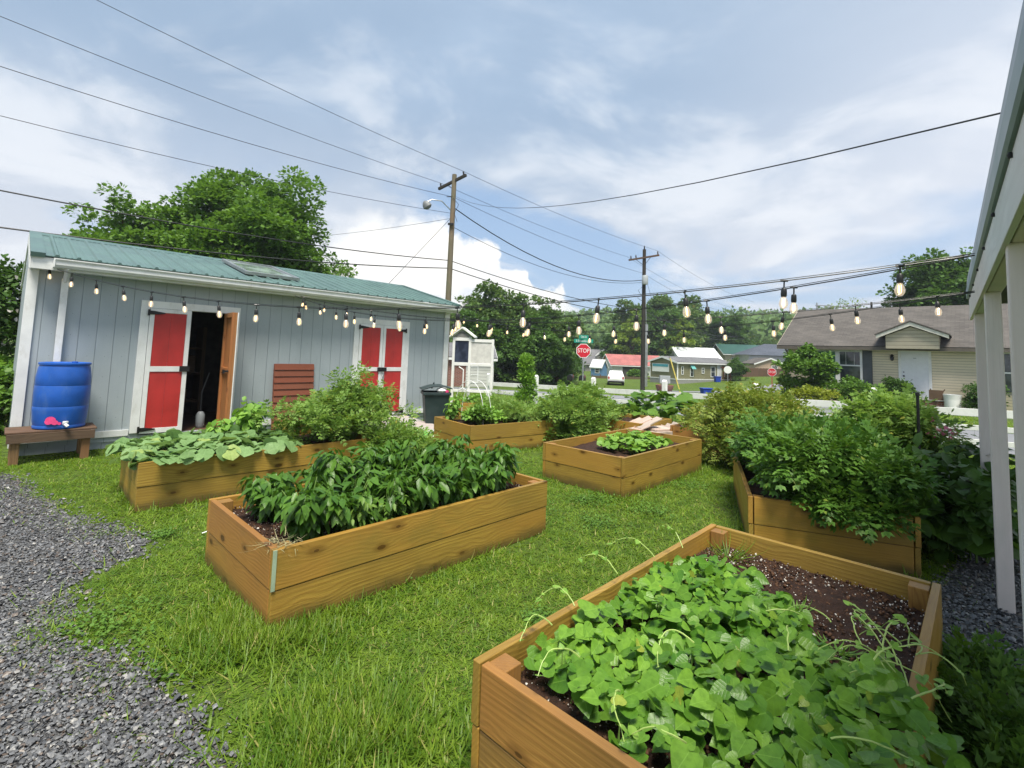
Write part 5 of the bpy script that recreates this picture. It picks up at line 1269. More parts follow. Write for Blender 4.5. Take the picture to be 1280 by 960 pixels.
# --- the beige bungalow: its front is parallel to the rail fence. local x runs along -n, local y along +s
HA, HP = 27.65, 7.10
hz = .0
t = house('bungalow', 'beige lap-sided bungalow with a brown shingle roof and a white front door', W(HA, HP, hz), RZ - math.pi / 2, 15.0, 7.6, 2.60, 4.55, CREAM, SHBROWN, .38, 'x', (), trim=CREAM, drop=1.2)
TR = plain('bungalow_trim', (.60, .58, .52), .6)
def X_(p): return HP - p
MB().box(-.38, -.44, 2.36, 15.4, -.41, 2.50).build('gutter', plain('brown_gutter', (.10, .085, .07), .5), t)
MB().tube([(.0, -.40, 2.36), (.03, -.1, 2.15), (.05, -.06, .0)], .045, 6).build('downspout', plain('brown_downspout', (.12, .10, .085), .5), t)
MB().box(-.02, -.03, 0, .10, -.002, 2.30).build('corner_board', TR, t)
# triple window with shutter
f = MB(); x0, x1, zb, zt = X_(5.93), X_(4.07), .90, 2.27; xm = X_(4.95)
for q in ((x0 - .09, zb - .09, x0, zt + .09), (x1, zb - .09, x1 + .09, zt + .09), (xm - .09, zb, xm + .09, zt), (x0, zt, x1, zt + .09), (x0, zb - .09, x1, zb), (x0, 1.60, xm - .09, 1.66), (xm + .09, 1.60, x1, 1.66)): f.box(q[0], -.07, q[1], q[2], -.002, q[3])
wn = f.build('window', WHITE, t)
MB().box(x0, -.03, zb, xm - .09, -.004, zt).build('pane', PANEG, wn); MB().box(xm + .09, -.03, zb, x1, -.004, zt).build('pane', PANE, wn)
m_ = MB()
for x in (.3, .72): m_.box(xm + .09 + x * .78, -.04, 1.66, xm + .09 + x * .78 + .012, -.031, zt)
m_.build('muntin', WHITE, wn)
s_ = MB().box(x1 + .10, -.055, .80, x1 + .46, -.003, 2.38)
for k in range(24): s_.prism([(-.068, .84 + k * .063), (-.0555, .84 + k * .063), (-.0555, .89 + k * .063)], x1 + .14, x1 + .42, 'yz')
s_.build('shutter', SHUT, t)
# door
dx0, dx1 = X_(2.57), X_(1.65)
f = MB().box(dx0 - .1, -.06, .33, dx0, -.002, 2.42).box(dx1, -.06, .33, dx1 + .1, -.002, 2.42).box(dx0, -.06, 2.36, dx1, -.002, 2.42).build('door_frame', WHITE, t)
d = MB().box(dx0, -.04, .34, dx1, -.004, 2.36).build('door', DOORW, t)
p_m = MB()
for cx in (.12, .52):
    for z, h in ((.50, .55), (1.15, .62), (1.90, .30)): p_m.box(dx0 + cx, -.048, z, dx0 + cx + .30, -.0405, z + h)
p_m.build('door_panel', DOORW, d, .004)
MB().lathe([(.03, 0), (.035, .03), (.02, .05)], M=Matrix.Translation((dx0 + .08, -.04, 1.25)) @ Matrix.Rotation(R(90), 4, 'X')).build('handle', DARKM, d); MB().lathe([(.025, 0), (.025, .02)], M=Matrix.Translation((dx0 + .08, -.04, 1.42)) @ Matrix.Rotation(R(90), 4, 'X')).build('deadbolt', DARKM, d)
MB().box(dx0 + .38, -.047, 2.02, dx0 + .58, -.041, 2.06).build('number_plate', GREYP, d)
lm_ = MB().lathe([(.02, 0), (.06, .03), (.075, .15), (.05, .20), (.09, .22), (.03, .28), (.0, .30)], X_(2.88), -.12, 1.90, 10).box(X_(2.88) - .03, -.1, 2.05, X_(2.88) + .03, -.002, 2.15).build('wall_lamp', DARKM, t)
MB().box(dx0 - .5, -1.15, -.1, dx1 + .5, -.01, .30).build('front_step', BRICK, t); MB().box(dx0 - .55, -1.2, .302, dx1 + .55, -.01, .335).build('step_slab', BLOCK, t, .01)
# little gable over the door
gx0, gx1, gp = X_(3.30), X_(.94), X_(2.14)
MB().prism([(gx0 + .30, 2.43), (gx1 - .30, 2.43), (gx1 - .30, 2.98), (gp, 3.36), (gx0 + .30, 2.98)], -.95, .9, 'xz').build('portico_front', TAUPE, t)
MB().prism([(gx0 - .02, 2.86), (gp, 3.40), (gx1 + .02, 2.86), (gx1 + .02, 3.00), (gp, 3.56), (gx0 - .02, 3.00)], -1.12, -1.0, 'xz').build('portico_trim', TR, t)
sh_ = MB()
for sgn, xe in ((1, gx0 - .06), (-1, gx1 + .06)):
    vs = [(xe, -1.16, 3.0), (gp, -1.16, 3.575), (gp, 2.6, 3.575), (xe, 2.6, 3.0)]; vs += [(a, b, c_ + .05) for a, b, c_ in vs]
    fs = [(0, 1, 2, 3), (7, 6, 5, 4), (0, 4, 5, 1), (1, 5, 6, 2), (2, 6, 7, 3), (3, 7, 4, 0)]
    sh_.add(vs, fs if sgn < 0 else [q[::-1] for q in fs], [(q[1], q[0], q[2]) for q in vs])
sh_.build('portico_roof', SHBROWN, t)
MB().box(X_(-.5), -.05, .8, X_(-1.6), -.004, 2.3).build('window', PANE, t)
MB().box(X_(-.42), -.07, .7, X_(-.5), -.002, 2.4).box(X_(-1.6), -.07, .7, X_(-1.68), -.002, 2.4).box(X_(-.5), -.07, 1.52, X_(-1.6), -.052, 1.58).box(X_(-.5), -.07, 2.3, X_(-1.6), -.002, 2.4).build('window_frame', WHITE, t)
MB().tube([(3.0, 3.9, 4.4), (3.0, 3.9, 5.0)], .05).build('vent_pipe', DARKM, t)
# antenna behind the ridge
t2 = thing('roof_antenna', 'thin metal antenna mast rising behind the left end of the bungalow roof', 'antenna', W(33.5, 7.0, 0), 0)
MB().tube([(0, 0, 0), (0, 0, 5.3)], .04).box(-.1, -.05, 5.1, .9, .0, 5.16).build('mast', GALV, t2)
# garden bits before the bungalow
t = thing('white_tub', 'white plastic tub leaning by the hedge of the bungalow', 'tub', W(26.3, .88, .0), 0)
MB().lathe([(.22, 0), (.27, .5), (.29, .62), (.27, .62), (.25, .1)], n=18).build('body', WHITEP, t)
t = thing('garden_chair', 'brown folded chair between the front step and the white tub', 'chair', W(26.5, 1.35, .0), RZ)
MB().tube([(0, 0, 0), (0, .2, .8)], .02).tube([(.0, -.25, .8), (0, .2, .0)], .02).box(-.02, -.2, .35, .02, .25, .75).build('frame', OLDW, t)

# --- far houses (positions in plan, metres from the camera)
def F(x, y): return (x, y, gz(x, y))
house('mobile_home', 'long olive mobile home with white trim and a grey skirting wall', F(19.1, 56), R(27), 9.0, 4.3, 2.45, 3.02, OLIVE, SHGREY, .25, 'x', (('w', .7, 1.15, .22, .8, 'f'), ('w', 2.1, .9, .4, 1.0, 'f'), ('w', 4.0, 1.3, .28, .55, 'f'), ('w', 5.5, .9, .65, 1.1, 'f'), ('d', 6.6, .65, .6, 1.6, 'f'), ('w', 7.9, .9, .4, 1.0, 'f')), drop=.3)
t = [o for o in bpy.data.objects if o.name == 'mobile_home'][0]
MB().box(-.03, -.05, -.3, 9.03, -.002, .5).box(-.05, -.05, -.3, -.002, 4.3, .5).build('skirting', BLOCK, t)
MB().box(-.04, -.06, .5, 9.04, -.051, .60).box(-.08, -.06, .5, -.055, 4.3, .60).box(-.09, -.08, .5, .10, -.061, 2.4).box(-.09, 4.2, .5, -.055, 4.3, 2.4).build('trim', WHITE, t)
ARCH = plain('teal_awning', (.12, .38, .36), .5)
MB().prism([(-.42, 1.75), (-.38, 1.8), (-.062, 2.2), (-.062, 2.1)], 2.0, 2.65, 'yz').build('awning', ARCH, t)
MB().box(-.10, 1.2, 1.3, -.02, 3.9, 2.25).build('banner', WHITEP, t)
MB().box(-.12, 1.3, 1.9, -.101, 3.8, 2.2).build('banner_stripe', plain('banner_teal', (.07, .33, .42), .5), t)
t = thing('porch_stairs', 'dark red wooden stairs at the right end of the mobile home', 'stairs', F(25.6, 59.0), R(27))
for k in range(5): MB().box(.3 * k, -1.1, .62 - .14 * k, .3 * k + .28, -.1, .67 - .14 * k).build('tread', SLATS, t)
for y in (-1.1, -.15): MB().tube([(-.5, y, 1.6), (0, y, 1.6), (1.6, y, .9)], .04).tube([(0, y, 0), (0, y, 1.6)], .04).tube([(1.5, y, 0), (1.5, y, .95)], .04).build('handrail', SLATS, t)
house('barn', 'pale barn with a faded red metal roof beside the dark utility pole', F(15.6, 75), R(3), 8.2, 6.5, 1.75, 3.25, WHITES, REDROOF, .3, 'x', (('k', 1.6, .0, 3.0, 1.5, 'f'), ('w', 6.3, .6, .8, .8, 'f')), drop=1.2)
house('playhouse_shed', 'small sky blue shed with a white metal roof by the stop sign', F(12.2, 74), R(-40), 1.8, 1.7, 1.35, 2.4, SKYB, WHITEROOF, .15, 'x', (('w', .8, .5, .6, .6, 'f'),), drop=1)
t = house('cottage', 'brown cottage with a dormer behind the blue shed', F(14.6, 95), R(2), 10.5, 8, 1.6, 4.2, GREYS, SHGREY, .4, 'x', (('d', 3.3, -.4, .9, 1.9, 'f'), ('w', 6.6, .2, 1, 1.1, 'f'), ('w', 1.0, .2, 1, 1.1, 'f')), drop=1.5)
MB().prism([(2.2, 2.2), (5.4, 2.2), (5.4, 3.0), (3.8, 4.2), (2.2, 3.0)], .2, 3, 'xz').build('dormer', GREYS, t)
MB().prism([(1.9, 2.9), (3.8, 4.35), (5.7, 2.9), (5.7, 3.1), (3.8, 4.6), (1.9, 3.1)], 0, .2, 'xz').build('dormer_trim', WHITE, t)
MB().box(3.3, .12, 2.5, 4.3, .19, 3.3).build('dormer_window', WHITEP, t)
house('white_roofed_house', 'white building whose bright metal roof shows above the mobile home', F(28.6, 82), R(3), 7.0, 7, 2.2, 4.2, WHITES, WHITEROOF, .3, 'x', (('w', 5, .8, .8, .9, 'f'),), drop=2)
house('cream_house', 'cream house with a long dark green roof behind the wooden fence', F(39.5, 90), R(-6), 15.5, 8, 3.2, 4.9, CREAM, GREENROOF, .5, 'x', (('w', 1.2, 1.2, .8, 1.2, 'f'), ('w', 11.5, 1.3, 1, 1.1, 'f')), drop=2)
# hip-roofed white house
t = thing('hip_roofed_house', 'white house with a dark hipped roof and a raised porch at the road junction', 'house', F(39.0, 80), R(-8))
MB().box(0, 0, -1, 9.2, 7, 3.0).build('wall', WHITES, t)
hp = [(-.6, -.6, 2.95), (9.8, -.6, 2.95), (9.8, 7.6, 2.95), (-.6, 7.6, 2.95), (3.6, 3.5, 4.9), (5.6, 3.5, 4.9)]
MB().add(hp, [(0, 1, 5, 4), (1, 2, 5), (2, 3, 4, 5), (3, 0, 4), (3, 2, 1, 0)], [(q[0], q[1], q[2]) for q in hp]).build('roof', SHDARK, t)
MB().box(-.4, -1.6, 1.9, 6.5, -.01, 2.05).build('porch_roof', SHDARK, t)
for x in (.6, 1.8, 5.2): f = MB().box(x, -.05, .8, x + 1.0, -.003, 1.7).build('window', WHITE, t); MB().box(x + .06, -.07, .86, x + .94, -.051, 1.64).build('pane', PANE, f)
MB().box(6.8, -1.2, -1, 7.6, -.02, 2.9).build('stair_wall', WHITES, t)
house('tan_outbuilding', 'little tan outbuilding behind the dark wooden fence', F(35.5, 71), R(4), 4.6, 3.4, 1.55, 2.35, TANS, SHBROWN, .25, 'y', (('w', 2.6, .8, .8, .5, 'f'),), drop=1.5)
house('brick_house', 'brick and white house seen through the kiosk frame', F(-4.7, 30.0), R(8), 3.7, 5, 1.75, 2.6, BRICK, SHGREY, .2, 'x', (('w', 2.2, .3, .5, .9, 'f'),), drop=1)
t = [o for o in bpy.data.objects if o.name == 'brick_house'][0]
MB().box(2.0, -.03, -.3, 3.72, -.003, 1.7).build('white_bay', WHITES, t)
# dark plank fence
t = thing('plank_fence', 'dark brown plank fence in front of the hip-roofed house', 'fence', F(27.5, 64), R(8))
for k in range(75): MB().box(k * .15, 0, -.6, k * .15 + .142, .025, 1.45 + .02 * math.sin(k * 2.2), 2).build('plank', OLDW, t)
MB().box(0, .03, .3, 11.3, .07, .4).box(0, .03, 1.1, 11.3, .07, 1.2).build('rail', OLDW, t)
t = thing('hedge_bank', 'low brown wire fence and hedge bank in front of the red-roofed barn', 'fence', F(11.0, 66), R(2))
MB().box(0, 0, -.3, 9.5, .06, .35).build('fence_board', wood('olive_fence', (.13, .11, .06), (.06, .05, .03), .9, False), t)
for k in range(9): MB().box(k * 1.15, -.08, -.3, k * 1.15 + .1, -.002, .55, 2).build('post', OLDW, t)

# ================================================================= car, signs, bins
def car(loc, rz):
    t = thing('parked_car', 'small white hatchback seen from behind on the far road', 'car', loc, rz)
    CW = plain('white_car_paint', (.72, .73, .75), .25, 0, .02, bmp=0)
    # side profile, x back->front; tapering body with a narrower cabin
    low = [(0, .38), (-.02, .62), (.06, .92), (1.4, .98), (2.9, .92), (3.95, .74), (4.02, .50), (3.98, .28), (.1, .28)]
    b = MB(); hw = .86
    b.prism(low, -hw, hw, 'xz').build('body', CW, t, .06)
    cab0 = [(.08, .90), (.42, 1.42), (.75, 1.50), (2.0, 1.48), (2.95, .93)]
    vs = [(x, -(hw - .04 - (z - .9) * .30), z) for x, z in cab0] + [(x, (hw - .04 - (z - .9) * .30), z) for x, z in cab0]; n = 5
    fs = [tuple(range(n)), tuple(range(n, 2 * n))[::-1]] + [(i, n + i, n + (i + 1) % n, (i + 1) % n) for i in range(n)]
    MB().add(vs, fs).build('cabin', CW, t, .05)
    MB().add([(.085, -.62, .98), (.085, .62, .98), (.37, .50, 1.36), (.37, -.50, 1.36)], [(0, 3, 2, 1)]).add([(.135, -.62, .98), (.135, .62, .98), (.42, .50, 1.36), (.42, -.50, 1.36)], [(0, 1, 2, 3)]).build('rear_window', PANE, t)
    for s_ in (-1, 1):
        y = s_ * .80
        MB().add([(.55, s_ * .815, .98), (1.5, s_ * .815, .98), (1.5, s_ * .69, 1.38), (.75, s_ * .69, 1.38)], [(0, 1, 2, 3)]).add([(1.56, s_ * .815, .98), (2.7, s_ * .815, .98), (1.95, s_ * .69, 1.38), (1.56, s_ * .69, 1.38)], [(0, 1, 2, 3)]).build('side_window', PANE, t)
        MB().box(-.035, min(y, y - s_ * .16), .66, .04, max(y, y - s_ * .16), .92).build('tail_light', RED, t, .01)
        for x in (.72, 3.2):
            wv = MB().lathe([(.16, -.1), (.31, -.1), (.33, -.06), (.33, .06), (.31, .1), (.16, .1)], n=20, M=Matrix.Translation((x, s_ * .76, .33)) @ Matrix.Rotation(R(90), 4, 'X')).build('wheel', BLACKP, t)
            MB().lathe([(.02, -.105), (.19, -.09), (.19, .09), (.02, .105)], n=14, M=Matrix.Translation((x, s_ * .77, .33)) @ Matrix.Rotation(R(90), 4, 'X')).build('rim', GALV, wv)
    MB().box(-.06, -.80, .27, .06, .80, .47).build('bumper', DARKM, t, .02)
    MB().box(-.035, -.25, .58, .0, .25, .70).build('number_plate', WHITEP, t)
    return t
car(F(11.0, 50.8), R(79))
def text(name, s_, size, mat, parent, M_, extr=.002):
    cu = bpy.data.curves.new(name, 'FONT'); cu.body = s_; cu.size = size; cu.align_x = 'CENTER'; cu.align_y = 'CENTER'; cu.extrude = extr
    tmp = bpy.data.objects.new('tmp_text', cu); COL.objects.link(tmp); bpy.context.view_layer.update()
    me = bpy.data.meshes.new_from_object(tmp.evaluated_get(bpy.context.evaluated_depsgraph_get())); bpy.data.objects.remove(tmp); me.materials.clear(); me.materials.append(mat)
    o = bpy.data.objects.new(name, me); COL.objects.link(o); o.parent = parent; o.matrix_local = M_; return o
SIGNR = plain('sign_red', (.55, .012, .03), .4, 0, .04, bmp=0); SIGNG = plain('sign_green', (.01, .27, .19), .4, 0, .04, bmp=0)
def octo(r): return [(r * math.cos(R(22.5 + 45 * k)), r * math.sin(R(22.5 + 45 * k))) for k in range(8)]
def stop_sign(label, loc, rz, h, r, polec, writing=True):
    t = thing('stop_sign', label, 'stop sign', loc, rz)
    MB().box(-.03, .0, 0, .03, .03, h + (r * 1.9 if writing else r)).build('pole', polec, t)
    Mz = Matrix.Translation((0, 0, h + r))
    MB().prism(octo(r), -.015, -.003, 'xz', Mz).build('border', WHITEP, t)
    pl_ = MB().prism(octo(r * .92), -.019, -.0155, 'xz', Mz).build('plate', SIGNR, t)
    text('lettering', 'STOP', r * .70, WHITEP, t, Matrix.Translation((0, -.022, h + r)) @ Matrix.Rotation(R(90), 4, 'X') @ Matrix.Diagonal((.92, 1.1, 1, 1)), .001)
    return t
q = F(3.90, 26.2)
t = stop_sign('red octagonal STOP sign under two green street name blades', q, R(-6), 1.82 - .0, .405, GALV)
zt = 1.82 + .81
for z_, rz2, txt, w2 in ((zt + .02, 0, 'S Boundary St', 1.02), (zt + .24, 35, 'Oak St', .62)):
    b = MB().box(-w2 / 2, -.012, z_, w2 / 2, .0, z_ + .20, 0, Matrix.Rotation(R(rz2), 4, 'Z')).build('street_name_blade', SIGNG, t)
    text('lettering', txt, .155, WHITEP, b, Matrix.Rotation(R(rz2), 4, 'Z') @ Matrix.Translation((0, -.015, z_ + .10)) @ Matrix.Rotation(R(90), 4, 'X') @ Matrix.Diagonal((.92, 1, 1, 1)), .001)
stop_sign('leaning red stop sign on a red post across the junction by the bungalow', F(22.2, 41.5), R(-38), 1.30, .36, plain('red_post', (.35, .03, .05), .5), False)
t = thing('round_sign', 'round white sign seen from behind by the plank fence', 'sign', F(24.9, 56), R(-15))
MB().box(-.035, 0, 0, .035, .03, 1.3).build('pole', GALV, t); MB().lathe([(.42, -.012), (.42, .012), (.01, .013)], n=24, M=Matrix.Translation((0, -.03, 1.45)) @ Matrix.Rotation(R(90), 4, 'X')).build('plate', WHITEP, t)
for k, (x, y, l_) in enumerate(((3.72, 30.0, 'left one of two black mailboxes on posts by the stop sign'), (4.42, 29.9, 'right one of two black mailboxes on posts by the stop sign'))):
    t = thing('mailbox', l_, 'mailbox', F(x, y), R(-20), 'roadside mailboxes')
    MB().box(-.05, -.05, 0, .05, .05, .62, 2).build('post', OLDW, t)
    MB().prism([(-.17, .62), (.17, .62), (.17, .85), (.11, .95), (0, .98), (-.11, .95), (-.17, .85)], -.28, .28, 'xz').build('box', BLACKP, t, .01)
    MB().box(.172, -.1, .8, .182, -.05, 1.0).build('flag', RED, t)
def wheelie(name, label, loc, rz, mat, s_=1.0):
    t = thing(name, label, 'bin', loc, rz)
    pr = [(-.3, -.22), (.3, -.22), (.3, .22), (-.3, .22)]
    MB().add([(x * .82 * s_, y * .82 * s_, 0) for x, y in pr] + [(x * s_, y * s_, .55 * s_) for x, y in pr], [(3, 2, 1, 0), (4, 5, 6, 7)] + [(i, (i + 1) % 4, 4 + (i + 1) % 4, 4 + i) for i in range(4)]).build('body', mat, t, .015)
    MB().box(-.33 * s_, -.25 * s_, .53 * s_, .33 * s_, .25 * s_, .58 * s_).build('rim', mat, t, .01)
    return t
wheelie('recycling_bin', 'blue recycling tub on the verge beyond the white fence', F(9.05, 22.6), R(10), BINBLUE, .75)
t = wheelie('recycling_bin', 'blue wheeled bin at the foot of the mobile home stairs', F(24.3, 57.4), R(10), BINBLUE, 1.15)
t = thing('brick_planter', 'grey sign box standing on a brown planter by the far road', 'planter', F(12.5, 39.6), R(0))
MB().lathe([(.55, 0), (.66, .25), (.70, .45), (.70, .50), (.6, .50), (.55, .42), (.02, .42)], n=20).build('tub', BRICK, t)
MB().box(-.42, -.15, .62, .42, .05, 1.25).box(-.3, -.08, .4, -.24, -.02, .62).box(.24, -.08, .4, .3, -.02, .62).build('sign_box', GREYP, t, .02)
# ================================================================= shrubs and trees
def shrub(name, label, loc, rx, ry, h, nc, per, size, mat, T=LEAFW, cr=.22, base=.1, taper=.55, cat='shrub', group=None, droop=.1):
    c = bushc(nc, rx, ry, h, base, taper)
    return leafy(name, label, cat, loc, 0, c, float(cr), per, T, size, mat, STEMB, droop, group, nst=10, sr=.012)
shrub('ornamental_tree', 'layered dark green ornamental tree before the bungalow window', F(13.75, 22.6), 1.25, 1.25, 2.45, 90, 60, .15, BUSHG, LEAFW, .22, .1, .95, 'tree')
shrub('yellow_shrub', 'low yellow-green shrub at the left foot of the ornamental tree', F(12.7, 20.6), .85, .6, .55, 26, 70, .10, BUSHY)
shrub('round_shrub', 'dark rounded evergreen shrub under the bungalow window', F(14.7, 20.9), .95, .7, 1.0, 36, 80, .10, BUSHG)
shrub('round_shrub', 'darker rounded shrub between the shutter and the white fence post', F(16.0, 20.4), .70, .6, 1.05, 30, 80, .09, BUSHD)
c = [(rnd.uniform(-.75, .75), rnd.uniform(-.5, .5), rnd.uniform(.1, 1.0)) for _ in range(60)]
leafy('clipped_hedge', 'clipped dark green hedge block beside the white tub', 'hedge', W(26.7, .0), RZ, c, [.2] * 60, 80, LEAFW, .08, BUSHD, STEMB, nst=8)
c = [(rnd.uniform(-.6, .6), rnd.uniform(-.5, .5), rnd.uniform(.1, .8)) for _ in range(30)]
leafy('clipped_hedge', 'dark low hedge seen between the pavilion posts', 'hedge', W(26.7, -2.2), RZ, c, [.2] * 30, 80, LEAFW, .08, BUSHD, STEMB, nst=8)
tuft('ornamental_grass', 'thin grassy plant standing before the white door', W(26.4, 3.3, 0), 40, 1.0, .1, GRASSM, .02)
# left of the shed
FLW = plain('white_blossom', (.62, .58, .55), .6, 0, .1)
def blossom(t):
    n = 130; P = rng.uniform(-1, 1, (n, 3)) * (1.3, .9, 1.2) + (0, 0, 1.9)
    Scatter().add(HEART, P + (0, -.3, 0), rng.normal(0, 1, (n, 3)), rng.normal(0, 1, (n, 3)), .09).build('blossom', FLW, t)
c = bushc(90, 1.7, 1.1, 3.2, .3, .35)
leafy('flowering_bush', 'tall dark bush with pale blossoms at the left edge beyond the shed', 'bush', (-12.3, 11.0, 0), 0, c, [.35] * len(c), 80, LEAFW, .13, BUSHD, STEMB, nst=12, sr=.02, extra=blossom)
shrub('low_shrub', 'bright green low foliage at the left edge beside the barrel bench', (-8.9, 8.7, 0), .9, .9, .9, 40, 70, .12, BUSHG)
shrub('low_shrub', 'light green creeping foliage beyond the meter post at the left edge', (-10.9, 10.4, 0), .9, .6, 1.05, 30, 70, .12, HERB)

BARK = wood('bark', (.12, .095, .07), (.05, .04, .03), .95, False, 90)
def tree(name, label, loc, h, crown, base, nc, per, leaf, mat, r=.22, group=None, taper=.35, seed=0, T=CARD, cr=None, limbs=16, shape=1.0):
    """tapered trunk, limbs out to leaf masses, crown of many small faces with gaps"""
    rs = random.Random(seed); global rng
    keep = rng; rng = np.random.default_rng(seed + 900)
    t = thing(name, label, 'tree', loc, rs.uniform(0, 6.28) if group else 0, group)
    C_ = []; R_ = []
    # a few big lobes, each holding several small clumps
    lobes = []
    for k in range(15):
        z = base + (h - base) * ((k + .6) / 15.5); f = math.sqrt(max(.05, 1 - (2 * (z - base) / (h - base) - .85) ** 2 * .75)); an = k * 2.4 + rs.uniform(-.5, .5)
        lobes.append((crown * f * .62 * math.cos(an), crown * f * .62 * math.sin(an), z, crown * rs.uniform(.34, .50)))
    lobes.append((0, 0, h - crown * .42, crown * .42)); lobes += [(0, 0, base + (h - base) * .5, crown * .72)] * 5
    for k in range(nc):
        L = rs.choice(lobes); d = Vector((rs.gauss(0, 1), rs.gauss(0, 1), rs.gauss(0, .8))).normalized() * L[3] * rs.uniform(.55, 1.08)
        q = (L[0] + d.x, L[1] + d.y, max(base * .85, L[2] + d.z * shape)); C_.append(q); R_.append((cr or crown * .16) * rs.uniform(.7, 1.3))
    P, f, sz = clump_leaves(C_, R_, per, leaf, .15, 1.0, .75)
    Scatter().add(T, P, f, frames(f), sz).build('crown', mat, t)
    tr_ = MB(); tr_.tube([(0, 0, -.3), (rs.uniform(-.1, .1), rs.uniform(-.1, .1), h * .3), (rs.uniform(-.2, .2), rs.uniform(-.2, .2), h * .6), (0, 0, h * .9)], [r * 1.15, r * .85, r * .5, r * .12], 9, False)
    for k in range(limbs):
        c_ = C_[k * max(1, len(C_) // limbs) % len(C_)]; zb = max(base * .6, min(c_[2] * .6, h * .6)); tr_.tube([(0, 0, zb), (c_[0] * .5, c_[1] * .5, (zb + c_[2]) / 2 + .1), c_], [r * .42, r * .22, r * .06], 5, False)
    tr_.build('trunk', BARK, t); rng = keep
    return t
TG1 = leafm('maple_leaves', (.060, .15, .018), (.165, .30, .045), .5, .3)
TG2 = leafm('dark_tree_leaves', (.045, .115, .020), (.11, .21, .04), .6, .28)
TG3 = leafm('woodland_leaves', (.065, .14, .032), (.15, .24, .06), .6, .25, ((.20, .19, .04), .06))
TG4 = leafm('yellow_green_leaves', (.12, .21, .022), (.26, .35, .045), .55, .3)
tree('maple_tree', 'large full green maple behind the shed roof', F(-12.5, 23), 9.1, 4.0, 1.2, 640, 150, .19, TG1, .35, seed=3, cr=.72, limbs=26)
tree('maple_tree', 'paler part-bare tree left of the large maple, behind the shed', F(-17.2, 22.0), 7.8, 3.0, 2.0, 200, 120, .19, TG1, .25, seed=5, cr=.5, limbs=26)
tree('shade_tree', 'dark full tree rising behind the right end of the bungalow roof', F(34.3, 38.5), 10.4, 3.3, 2.6, 340, 110, .28, TG2, .3, seed=8, cr=.75)
t = thing('dead_tree', 'thin almost leafless tree behind the bungalow ridge', 'tree', F(27.5, 40), 0)
sm = MB(); ends = []
for k in range(26):
    an = rnd.uniform(0, 6.28); e_ = (1.7 * math.cos(an) * rnd.random(), 1.7 * math.sin(an) * rnd.random(), rnd.uniform(5.6, 7.4)); sm.tube([(0, 0, rnd.uniform(2, 4.5)), (e_[0] * .5, e_[1] * .5, 4.8), e_], [.05, .03, .01], 4, False); ends.append(e_)
sm.tube([(0, 0, -.5), (0, 0, 5.5)], .12, 8, True, .05); sm.build('trunk', STEMB, t)
P, f, sz = clump_leaves(ends, [.35] * 26, 26, .13); Scatter().add(CARD, P, f, frames(f), sz).build('crown', TG4, t)

# woods: a few source trees, then copies with labels of their own
srcA = tree('woodland_tree', 'rounded dull green tree, tallest at the left of the tree belt behind the kiosk', F(-2.0, 47), 9.0, 3.9, .6, 220, 90, .32, TG3, .25, 'trees of the belt behind the kiosk', seed=21, cr=.75)
srcB = tree('woodland_tree', 'dark broad tree at the foot of the tree belt behind the kiosk', F(1.0, 45), 5.6, 3.2, .3, 150, 80, .30, TG2, .2, 'trees of the belt behind the kiosk', seed=22, cr=.65)
srcC = tree('woodland_tree', 'yellow-green tree left of the dark utility pole', F(22.6, 90), 10.2, 4.4, .5, 90, 80, .40, TG4, .2, 'bright trees near the dark utility pole', seed=23, cr=.7)
srcD = tree('woodland_tree', 'dark green tree in the wood behind the far houses', F(30, 100), 12.5, 5.2, .5, 120, 80, .60, TG2, .3, 'trees of the wood behind the far houses', seed=24, cr=1.05)
srcE = tree('woodland_tree', 'mid green tree in the wood behind the far houses', F(36, 104), 12.0, 5.0, .5, 120, 80, .60, TG3, .3, 'trees of the wood behind the far houses', seed=25, cr=1.05)
def cp(src, x, y, s_, label, group=None, sz_=1.0):
    o = copy_tree(src); g_ = group or src.get('group'); place(o, F(x, y), rnd.uniform(0, 6.28), (s_, s_, s_ * sz_), label, g_); o.name = src.name.split('.')[0]; return o
G1 = 'trees of the belt behind the kiosk'
for src, x, y, s_, l_ in ((srcA, 1.3, 48, .93, 'second tall dull green tree of the belt, right of the tallest one'), (srcA, 4.6, 50, .80, 'lower dull green tree towards the right end of the tree belt'), (srcA, 5.2, 54, .62, 'small tree at the right end of the belt above the stop sign'),
                           (srcB, -3.2, 42, .95, 'dark tree just right of the kiosk at the foot of the belt'), (srcB, 2.7, 44, .9, 'dark tree left of the green street sign at the foot of the belt'), (srcB, 4.4, 46, .66, 'dark low tree just left of the stop sign'),
                           (srcA, -6.5, 50, .8, 'tree of the belt mostly hidden behind the kiosk and shed'), (srcB, -7.5, 44, .8, 'dark low tree hidden behind the shed corner')):
    cp(src, x, y, s_, l_, G1)
cp(srcC, 30, 88, .9, 'yellow-green tree just right of the dark utility pole')
far = [(19, 92, 1.05), (24, 96, 1.05), (27, 90, .95), (31, 94, 1.1), (22, 102, 1.1), (35, 100, 1.12), (16, 108, .95), (40, 108, 1.1), (45, 112, 1.0), (29, 104, 1.15), (50, 120, 1.0), (56, 122, .95), (61, 118, .9), (10, 115, .9), (5, 118, .95), (66, 125, .9), (13, 122, 1.0), (20, 118, 1.1), (43, 98, .9), (54, 108, .8), (72, 118, .9), (-4, 120, .95), (60, 104, .75)]
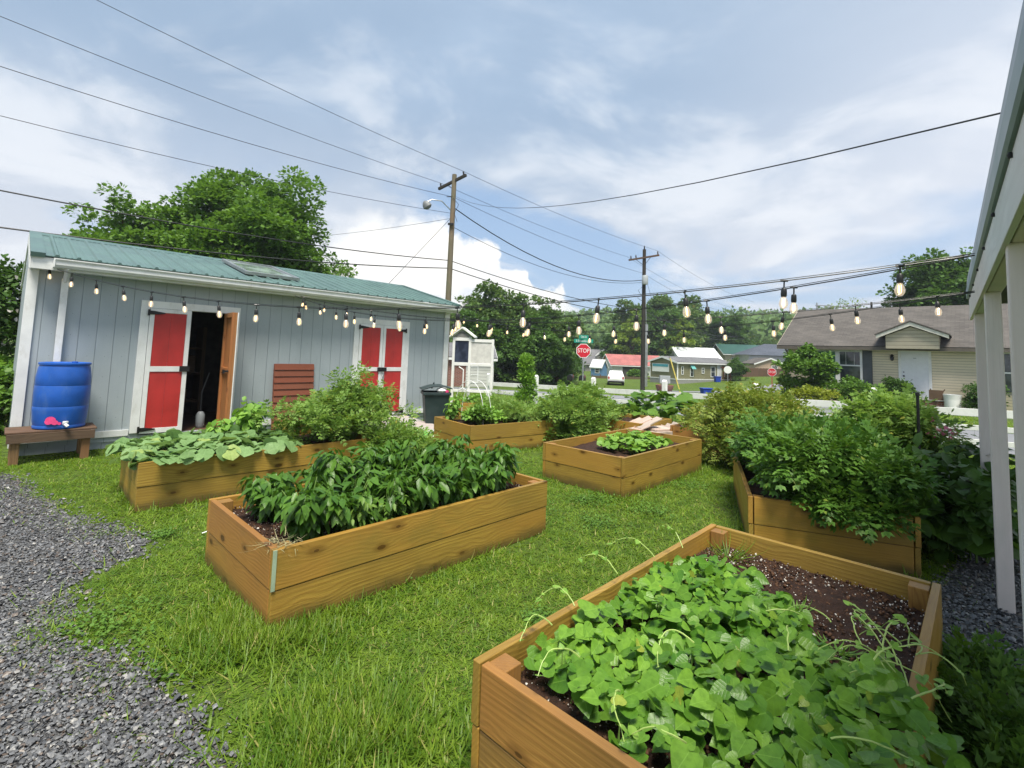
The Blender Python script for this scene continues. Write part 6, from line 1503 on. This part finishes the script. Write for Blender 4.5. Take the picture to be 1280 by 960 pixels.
for k, (x, y, s_) in enumerate(far):
    px_ = x / y; s_ *= .50 if px_ < .245 else (.95 if px_ < .47 else .55)
    cp(srcD if k % 2 == 0 else srcE, x, y, s_, ('dark' if k % 2 == 0 else 'mid') + ' green tree in the wood behind the far houses')
# far wooded ridge: nobody could count its trees
sc_ = Scatter(); n = 70000
th = rng.uniform(-.45, 1.0, n); rr = rng.uniform(150, 330, n); X, Y = rr * np.sin(th), rr * np.cos(th)
Z = np.array([gz(a, b) for a, b in zip(X, Y)]) + rng.uniform(0, 9, n) + 3 * np.sin(X * .11) * np.cos(Y * .13)
f = rng.normal(0, 1, (n, 3)); sc_.add(CARD, np.stack([X, Y, Z], 1), f, unit(rng.normal(0, .6, (n, 3)) + (0, -.6, 1)), rng.uniform(1.1, 2.4, n))
tag(sc_.build('far_woods', TG3), 'hazy wooded ridge beyond the far houses', 'woods', None, 'stuff')
cp(srcB, 27.0, 58.5, .42, 'small garden tree left of the hip-roofed house', 'garden trees at the far houses')
cp(srcB, 43.5, 74, .5, 'small garden tree right of the hip-roofed house', 'garden trees at the far houses')
cp(srcC, 46, 70, .42, 'small yellow-green tree at the junction right of the far houses', 'garden trees at the far houses')
shrub('hedge_shrub', 'rough hedge bush in front of the barn', F(17.5, 68), 1.2, .6, .9, 24, 50, .3, BUSHG, cr=.4)
shrub('hedge_shrub', 'rough dark hedge at the right end of the plank fence', F(38.5, 63), 3.0, .8, 1.6, 40, 50, .35, BUSHD, cr=.5)
grass_field()
# thin distant haze
def haze():
    m = bpy.data.materials.new('haze_air'); m.use_nodes = True; m.node_tree.nodes.clear(); n = NT(m.node_tree)
    v_ = n.node('ShaderNodeVolumePrincipled', {'Color': (.80, .88, 1, 1), 'Density': .00065, 'Anisotropy': .2}); ou = n.node('ShaderNodeOutputMaterial'); n.l.new(v_.outputs[0], ou.inputs['Volume'])
    b = MB().box(-905, -305, -4, 905, 1205, 62).build('haze', m); return tag(b, 'thin pale summer haze in the distance', 'haze', None, 'stuff')
USE_HAZE = True
if USE_HAZE: haze()
